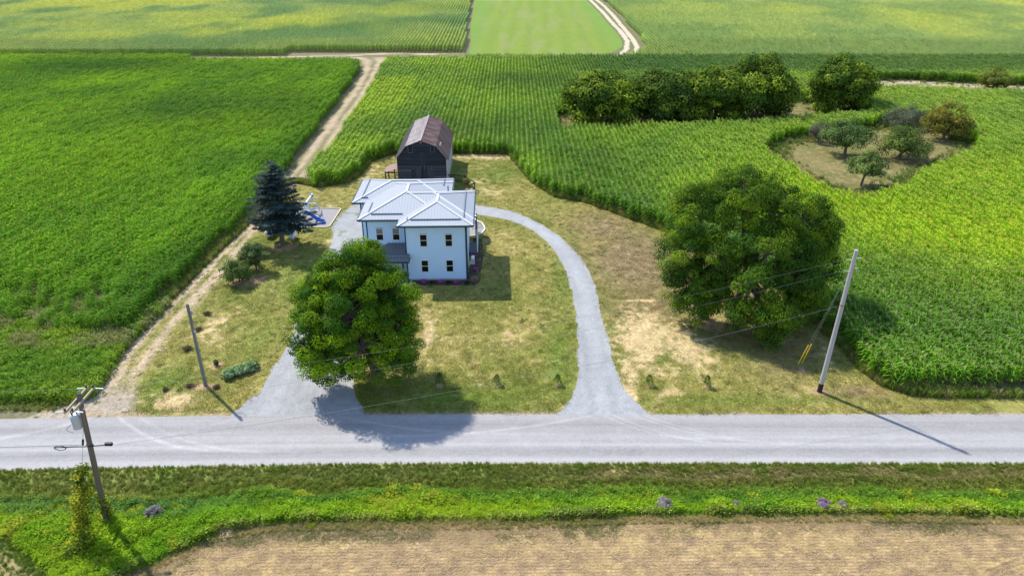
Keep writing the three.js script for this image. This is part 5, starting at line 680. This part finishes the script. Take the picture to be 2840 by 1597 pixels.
// ------------------------------------------------------------------ play set on its gravel bed
{
  const rim = [[-27.6, -80.1], [-22.1, -80.05], [-21.65, -80.4], [-21.5, -86.0], [-21.75, -86.4], [-27.6, -86.5]], r = rng(9);
  ground('play_bed', polygonSheet(rim, 0.02, 0.0, 1), (() => { const t = paint(256, 256, () => { const k = 0.22 + 0.16 * r(); return [k, k * 0.95, k * 0.92]; }); t.repeat.set(0.25, 0.25); return std({ map: t, roughness: 1 }); })(), 'grey gravel bed under the blue and white play set', 'gravel bed');
  const ed = thing('timber_edging', 'pale timber border around the play set gravel', 'edging'); rim.forEach(([x, z], i) => { const [x1, z1] = rim[(i + 1) % rim.length]; part('timber', bar(V(x, 0.07, z), V(x1, 0.07, z1), 0.12, 0.13), flat(0.62, 0.52, 0.33, 0.9), ed); });
  const ps = thing('play_set', 'blue and white swing set with a wavy blue slide behind the spruce', 'play set', [-24.8, 0, -84.0]), BLUE = flat(0.012, 0.11, 0.52, 0.35), CYAN = flat(0.03, 0.24, 0.55, 0.4), PW = flat(0.82, 0.82, 0.84, 0.4);
  part('beam', bar(V(0, 2.15, -1.9), V(0, 2.15, 1.6), 0.15, 0.15), PW, ps);
  for (const z of [-1.35, 1.4]) { for (const s of [-1, 1]) part('leg', bar(V(s * 0.06, 2.12, z), V(s * 1.05, 0, z - s * 0.2), 0.11, 0.11), PW, ps); part('crossbar', bar(V(-0.55, 1.1, z), V(0.55, 1.1, z - 0.05), 0.09, 0.09), PW, ps); part('bracket', box(-0.22, 0.22, 1.98, 2.26, z - 0.13, z + 0.13), CYAN, ps); }
  const tw = part('tower', [box(-1.2, -1.1, 0, 2.2, 1.7, 1.8), box(-0.1, 0, 0, 2.2, 1.7, 1.8), box(-1.2, -1.1, 0, 2.2, 2.7, 2.8), box(-0.1, 0, 0, 2.2, 2.7, 2.8), box(-1.2, 0, 1.15, 1.25, 1.7, 2.8)], PW, ps); part('tower_roof', polyGeo([V(-1.4, 2.1, 1.5), V(0.2, 2.1, 1.5), V(-0.6, 2.7, 2.25)]), BLUE, ps);
  for (let i = 0; i < 4; i++) part('rung', box(-1.0, -0.2, 0.25 + i * 0.25, 0.31 + i * 0.25, 2.82 + 0.12 * (3 - i), 2.88 + 0.12 * (3 - i)), BLUE, ps);
  const prof = []; for (let i = 0; i <= 14; i++) { const t = i / 14; prof.push([0.0 + 2.25 * t, 1.25 - 1.10 * t + 0.12 * Math.sin(t * Math.PI * 2.2), 2.2 + 0.25 * t]); }
  const sl = []; for (let i = 0; i < 14; i++) { const a = V(...prof[i]), b = V(...prof[i + 1]); sl.push(bar(a, b, 0.52, 0.04)); for (const s of [-1, 1]) sl.push(bar(a.clone().add(V(0, 0.07, s * 0.26)), b.clone().add(V(0, 0.07, s * 0.26)), 0.06, 0.18)); } sl.push(box(2.2, 2.38, 0.0, 0.2, 2.2, 2.7)); part('slide', sl, BLUE, ps);
  for (const z of [-0.7, 0.5]) { part('chain', [rod(V(-0.2, 2.08, z), V(-0.22, 0.55, z), 0.012, 0.012, 5), rod(V(0.2, 2.08, z), V(0.22, 0.55, z), 0.012, 0.012, 5)], CYAN, ps); part('swing_seat', box(-0.25, 0.25, 0.5, 0.55, z - 0.12, z + 0.12), CYAN, ps); }
  part('ring_swing', (() => { const g = new THREE.TorusGeometry(0.35, 0.03, 6, 18); g.translate(0.9, 0.9, 0.1); return g; })(), CYAN, ps);
  const tank = (label, pos, L, R, turn) => { const t = thing('propane_tank', label, 'gas tank', pos, turn, 'gas tanks by the spruce'); const b = new THREE.CapsuleGeometry(R, L, 8, 24); b.rotateX(Math.PI / 2); b.translate(0, R + 0.18, 0); part('tank', b, flat(0.82, 0.83, 0.85, 0.35), t); const d = new THREE.SphereGeometry(0.2, 14, 8, 0, 6.3, 0, Math.PI / 2); d.translate(0, 2 * R + 0.14, 0); part('valve_dome', [d, rod(V(0, 2 * R + 0.08, 0), V(0, 2 * R + 0.16, 0), 0.2, 0.2, 14)], flat(0.75, 0.76, 0.78, 0.4), t); for (const z of [-L * 0.35, L * 0.35]) part('foot', box(-R * 0.7, R * 0.7, 0, 0.3, z - 0.06, z + 0.06), CONCRETE, t); };
  tank('white gas tank lying in the open left of the spruce trunk', [-27.75, 0, -77.9], 1.7, 0.46, THREE.MathUtils.degToRad(-6)); tank('white gas tank half hidden right of the spruce trunk', [-25.0, 0, -76.7], 0.7, 0.38, 0);
}
// ------------------------------------------------------------------ poles, wires, vine
const POLEWOOD = (() => { const t = paint(128, 512, (u, v) => { const n = fbm(u * 20, v * 6, 3), k = 0.6 + 0.8 * n; return [0.165 * k, 0.135 * k, 0.105 * k]; }); return std({ map: t, roughness: 0.95 }); })();
const PALEWOOD = (() => { const t = paint(128, 512, (u, v) => { const n = fbm(u * 22, v * 9, 3), k = 0.75 + 0.5 * n; return [0.42 * k, 0.40 * k, 0.40 * k]; }); return std({ map: t, roughness: 0.9 }); })();
const GREENWOOD = (() => { const t = paint(128, 512, (u, v) => { const n = fbm(u * 22, v * 9, 3), k = 0.7 + 0.6 * n; return [0.18 * k, 0.185 * k, 0.16 * k]; }); return std({ map: t, roughness: 0.95 }); })();
const STEEL = flat(0.35, 0.37, 0.40, 0.45, 0.5), PORCELAIN = flat(0.78, 0.80, 0.82, 0.3), BLACKM = flat(0.02, 0.022, 0.028, 0.6), WIRE = flat(0.22, 0.22, 0.23, 0.5, 0.3);
const base1 = V(-24.8, landHeight(-24.8, -33.2) - 0.1, -33.2), top1 = V(-23.95, 9.45, -33.2);
{
  const p = thing('utility_pole', 'leaning brown utility pole with crossarms and transformer in the ditch weeds', 'utility pole'); const at = y => base1.clone().lerp(top1, (y - base1.y) / (top1.y - base1.y));
  part('shaft', rod(base1, top1, 0.18, 0.13, 12), POLEWOOD, p); part('pole_cap', rod(top1.clone(), top1.clone().add(V(0.01, 0.03, 0)), 0.135, 0.12, 12), BLACKM, p);
  const c = at(9.05); for (const s of [-1, 1]) { const x = c.x + s * 0.2; part('crossarm', bar(V(x, 9.05, -32.0), V(x, 9.05, -34.4), 0.10, 0.12), flat(0.36, 0.30, 0.21, 0.9), p); for (const z of [-32.1, -34.3]) { part('insulator', [rod(V(x, 9.1, z), V(x, 9.28, z), 0.05, 0.06, 8)], BLACKM, p); part('insulator', rod(V(x + s * 0.12, 9.05, z), V(x + s * 0.55, 9.02, z), 0.035, 0.035, 8), PORCELAIN, p); } }
  const t = at(7.75), tx = t.x - 0.42; const tr = part('transformer', [rod(V(tx, 7.2, -33.15), V(tx, 8.05, -33.15), 0.27, 0.27, 18), rod(V(tx, 8.05, -33.15), V(tx, 8.14, -33.15), 0.28, 0.2, 18)], flat(0.50, 0.54, 0.58, 0.45, 0.2), p); part('bushing', [rod(V(tx - 0.08, 8.1, -33.05), V(tx - 0.08, 8.42, -33.05), 0.05, 0.04, 8), rod(V(tx + 0.1, 8.1, -33.2), V(tx + 0.1, 8.4, -33.2), 0.05, 0.04, 8)], BLACKM, tr); part('hanger', box(tx + 0.2, t.x, 7.4, 7.9, -33.2, -33.1), STEEL, tr); part('lead', [tube([V(tx - 0.08, 8.42, -33.05), V(tx - 0.3, 8.8, -32.8), V(c.x - 0.2, 9.0, -32.3)], 0.012, 12, 4), tube([V(tx - 0.25, 7.5, -33), V(tx - 0.55, 7.2, -32.9), V(tx - 0.3, 6.9, -33)], 0.014, 12, 4)], BLACKM, p);
  part('cutout', rod(at(8.5).add(V(0.2, 0, 0.15)), at(8.75).add(V(0.35, 0, 0.2)), 0.04, 0.04, 8), PORCELAIN, p);
  const d = at(5.9); part('cable_clamp', rod(d.clone().add(V(-0.2, 0, 0)), d.clone().add(V(0.2, 0, 0)), 0.05, 0.05, 8), BLACKM, p); part('service_loop', (() => { const g = new THREE.TorusGeometry(0.22, 0.025, 6, 18); g.scale(1.5, 0.7, 1); g.translate(d.x - 1.7, 5.75, -33.1); return g; })(), BLACKM, p); part('cable_bundle', tube([V(d.x - 1.95, 5.78, -33.1), V(d.x - 0.8, 5.84, -33.1), V(d.x, 5.9, -33.05), V(d.x + 1.4, 6.03, -33.1)], 0.03, 20, 6), BLACKM, p); part('splice_box', box(d.x + 0.95, d.x + 1.35, 5.93, 6.12, -33.2, -33.05), BLACKM, p); part('meter', box(base1.x + 0.08, base1.x + 0.28, 0.0, 0.4, -33.0, -32.9), STEEL, p);
}
const b2 = V(-24.1, 0, -47.6), t2 = V(-24.1, 7.3, -47.6);
{ const p = thing('short_pole', 'short grey-green wooden pole on the left lawn', 'utility pole'); part('shaft', rod(b2, t2, 0.15, 0.11, 12), GREENWOOD, p); part('bracket', [box(-23.98, -23.9, 6.4, 6.75, -47.65, -47.55), tube([V(-23.9, 6.6, -47.6), V(-23.5, 6.5, -47.6), V(-23.45, 6.0, -47.6), V(-23.9, 5.75, -47.6)], 0.02, 14, 5)], STEEL, p); part('conduit', rod(V(-23.96, 0, -47.5), V(-23.98, 5.8, -47.52), 0.03, 0.03, 6), STEEL, p); part('insulator', rod(V(-23.98, 4.9, -47.55), V(-23.98, 5.1, -47.55), 0.06, 0.06, 8), PORCELAIN, p); }
const b3 = V(23.9, 0, -46.8), t3 = V(24.2, 12.0, -46.8);
{ const p = thing('utility_pole', 'tall pale grey utility pole with dark foot at the lawn corner', 'utility pole'); const at = y => b3.clone().lerp(t3, y / 12); part('shaft', rod(at(0.8), t3, 0.185, 0.135, 14), PALEWOOD, p); part('foot', rod(b3.clone().setY(-0.1), at(0.8), 0.20, 0.186, 14), flat(0.028, 0.022, 0.018, 0.95), p); part('pole_cap', rod(t3, t3.clone().add(V(0, 0.04, 0)), 0.14, 0.13, 12), PALEWOOD, p); for (const [y, s] of [[11.4, 1], [10.6, 1], [11.3, -1], [10.4, -1]]) part('insulator', rod(at(y).add(V(s * 0.12, 0, 0)), at(y).add(V(s * 0.48, 0.01, 0)), 0.022, 0.022, 8), PORCELAIN, p); part('band', rod(at(7.6), at(7.7), 0.165, 0.165, 12), flat(0.3, 0.14, 0.1, 0.8), p); part('top_bracket', tube([t3.clone().add(V(0, 0, 0)), t3.clone().add(V(0.03, 0.22, 0)), t3.clone().add(V(0.16, 0.26, 0))], 0.012, 8, 4), STEEL, p); }
{
  const span = (a, b, sag, r, label, name = 'overhead_wire') => { const pts = []; for (let i = 0; i <= 20; i++) { const t = i / 20, p = a.clone().lerp(b, t); p.y -= sag * 4 * t * (1 - t); pts.push(p); } solo(name, tube(pts, r, 60, 5), WIRE, label, 'wire', 'overhead wires'); };
  span(V(-23.1, 9.02, -34.3), V(23.55, 11.3, -46.8), 0.9, 0.006, 'uppermost wire spanning from the crossarm pole to the pale pole top'); span(V(-23.1, 9.02, -32.1), V(23.5, 10.4, -46.8), 0.9, 0.006, 'second wire spanning from the near crossarm end to the pale pole'); span(V(-22.6, 6.02, -33.1), V(23.85, 7.6, -46.75), 0.9, 0.009, 'low cable spanning from the splice box to the middle of the pale pole');
  span(V(-24.8, 9.02, -34.3), V(-70, 9.4, -33.6), 0.6, 0.006, 'far wire leaving the crossarm pole out of the picture'); span(V(-24.8, 9.02, -32.1), V(-70, 9.2, -31.4), 0.6, 0.006, 'near wire leaving the crossarm pole out of the picture'); span(V(-24.6, 5.95, -33.15), V(-70, 6.2, -32.8), 0.5, 0.016, 'low cable leaving the crossarm pole out of the picture');
  span(V(24.85, 11.4, -46.8), V(75, 12.2, -47), 0.5, 0.006, 'upper wire leaving the pale pole toward the corn'); span(V(24.8, 10.6, -46.8), V(75, 11.4, -47), 0.5, 0.006, 'lower wire leaving the pale pole toward the corn'); span(V(-24.0, 7.3, -33.3), V(-24.05, 7.1, -47.5), 0.4, 0.006, 'service wire from the transformer to the short lawn pole');
  const guyA = V(24.15, 10.9, -46.8); [[23.35, -50.3, 'guy wire of the pale pole with yellow marker, lawn side'], [23.75, -50.5, 'guy wire of the pale pole with yellow marker, corn side']].forEach(([x, z, label]) => { const g = thing('guy_wire', label, 'guy wire', [0, 0, 0], 0, 'guy wires of the pale pole'), a = V(x, 0, z); part('strand', rod(a, guyA, 0.010, 0.010, 5), STEEL, g); part('marker', rod(a.clone().lerp(guyA, 0.03), a.clone().lerp(guyA, 0.235), 0.045, 0.045, 8), flat(0.72, 0.50, 0.03, 0.5), g); });
  const g = thing('guy_wire', 'guy wire of the leaning pole with a black strain insulator', 'guy wire'), a = V(-25.3, -0.3, -30.9), b = base1.clone().lerp(top1, 0.84); part('strand', rod(a, b, 0.012, 0.012, 5), STEEL, g); part('strain_insulator', rod(a.clone().lerp(b, 0.80), a.clone().lerp(b, 0.84), 0.06, 0.06, 8), BLACKM, g);
  // vine on the guy wire and round the foot of the pole
  const vine = (label, p0, p1, n, w0, w1, seed) => { const r = rng(seed), L = new Leaves(), wood = [rod(p0, p1, 0.02, 0.012, 5)], groups = Math.round(n / 70);
    for (let q = 0; q < groups; q++) { const t = Math.pow((q + r()) / groups, 1.2), w = lerp(w0, w1, t), c = p0.clone().lerp(p1, t).add(V((r() - 0.5) * w, 0.3 * (r() - 0.5), (r() - 0.5) * w)), R = w * (0.3 + 0.5 * r()), yellow = r() < 0.5;
      for (let i = 0; i < 70; i++) { const b = r() * 6.283, u = 2 * r() - 1, rr = R * Math.sqrt(r()), e = r() * 6.283, y = (r() < (yellow ? 0.7 : 0.15)) ? [0.46, 0.44, 0.02] : [0.10, 0.17, 0.022], g = 0.7 + 0.6 * r(), el = -0.6 + 0.9 * r(); L.leaf(c.x + Math.cos(b) * rr, c.y + u * R * 0.9, c.z + Math.sin(b) * rr, Math.cos(e) * Math.cos(el), Math.sin(el), Math.sin(e) * Math.cos(el), -Math.sin(e), 0.3 * (r() - 0.5), Math.cos(e), 0.12 + 0.07 * r(), 0.09, [y[0] * g, y[1] * g, y[2] * g]); } }
    const t = thing('vine', label, 'vine', [0, 0, 0], 0, 'vines on the leaning pole'); part('stem', wood, BARK, t); part('leaves', L.build(), WEED, t).userData.kind = 'stuff'; };
  vine('tall yellow-green vine column climbing the guy wire', a, a.clone().lerp(b, 0.66), 3400, 1.0, 0.42, 91); vine('yellowing vine wrapped round the foot of the leaning pole', base1.clone(), base1.clone().lerp(top1, 0.26), 1100, 0.7, 0.3, 92);
}
// loose straw heap and pale stones at the edge of the stubble
{ const r = rng(95), L = new Leaves(); for (let i = 0; i < 700; i++) { const a = r() * 6.283, q = 0.55 * Math.sqrt(r()), e = r() * 6.283, el = -0.2 + 0.7 * r(), g = 0.7 + 0.6 * r(); L.leaf(Math.cos(a) * q, 0.03 + 0.3 * (1 - q / 0.55) * r(), Math.sin(a) * q * 1.2, Math.cos(e) * Math.cos(el), Math.sin(el), Math.sin(e) * Math.cos(el), -Math.sin(e), 0, Math.cos(e), 0.3, 0.02, [0.62 * g, 0.48 * g, 0.27 * g]); } const m = solo('straw_heap', L.build(), GRASSM, 'small heap of flattened straw at the bend of the stubble edge', 'straw heap'); m.position.set(-17.3, landHeight(-17.3, -32.5) + 0.02, -32.5); }
scene.traverse(o => { if (o.isMesh) { o.castShadow = true; o.receiveShadow = true; } });
renderer.render(scene, camera);
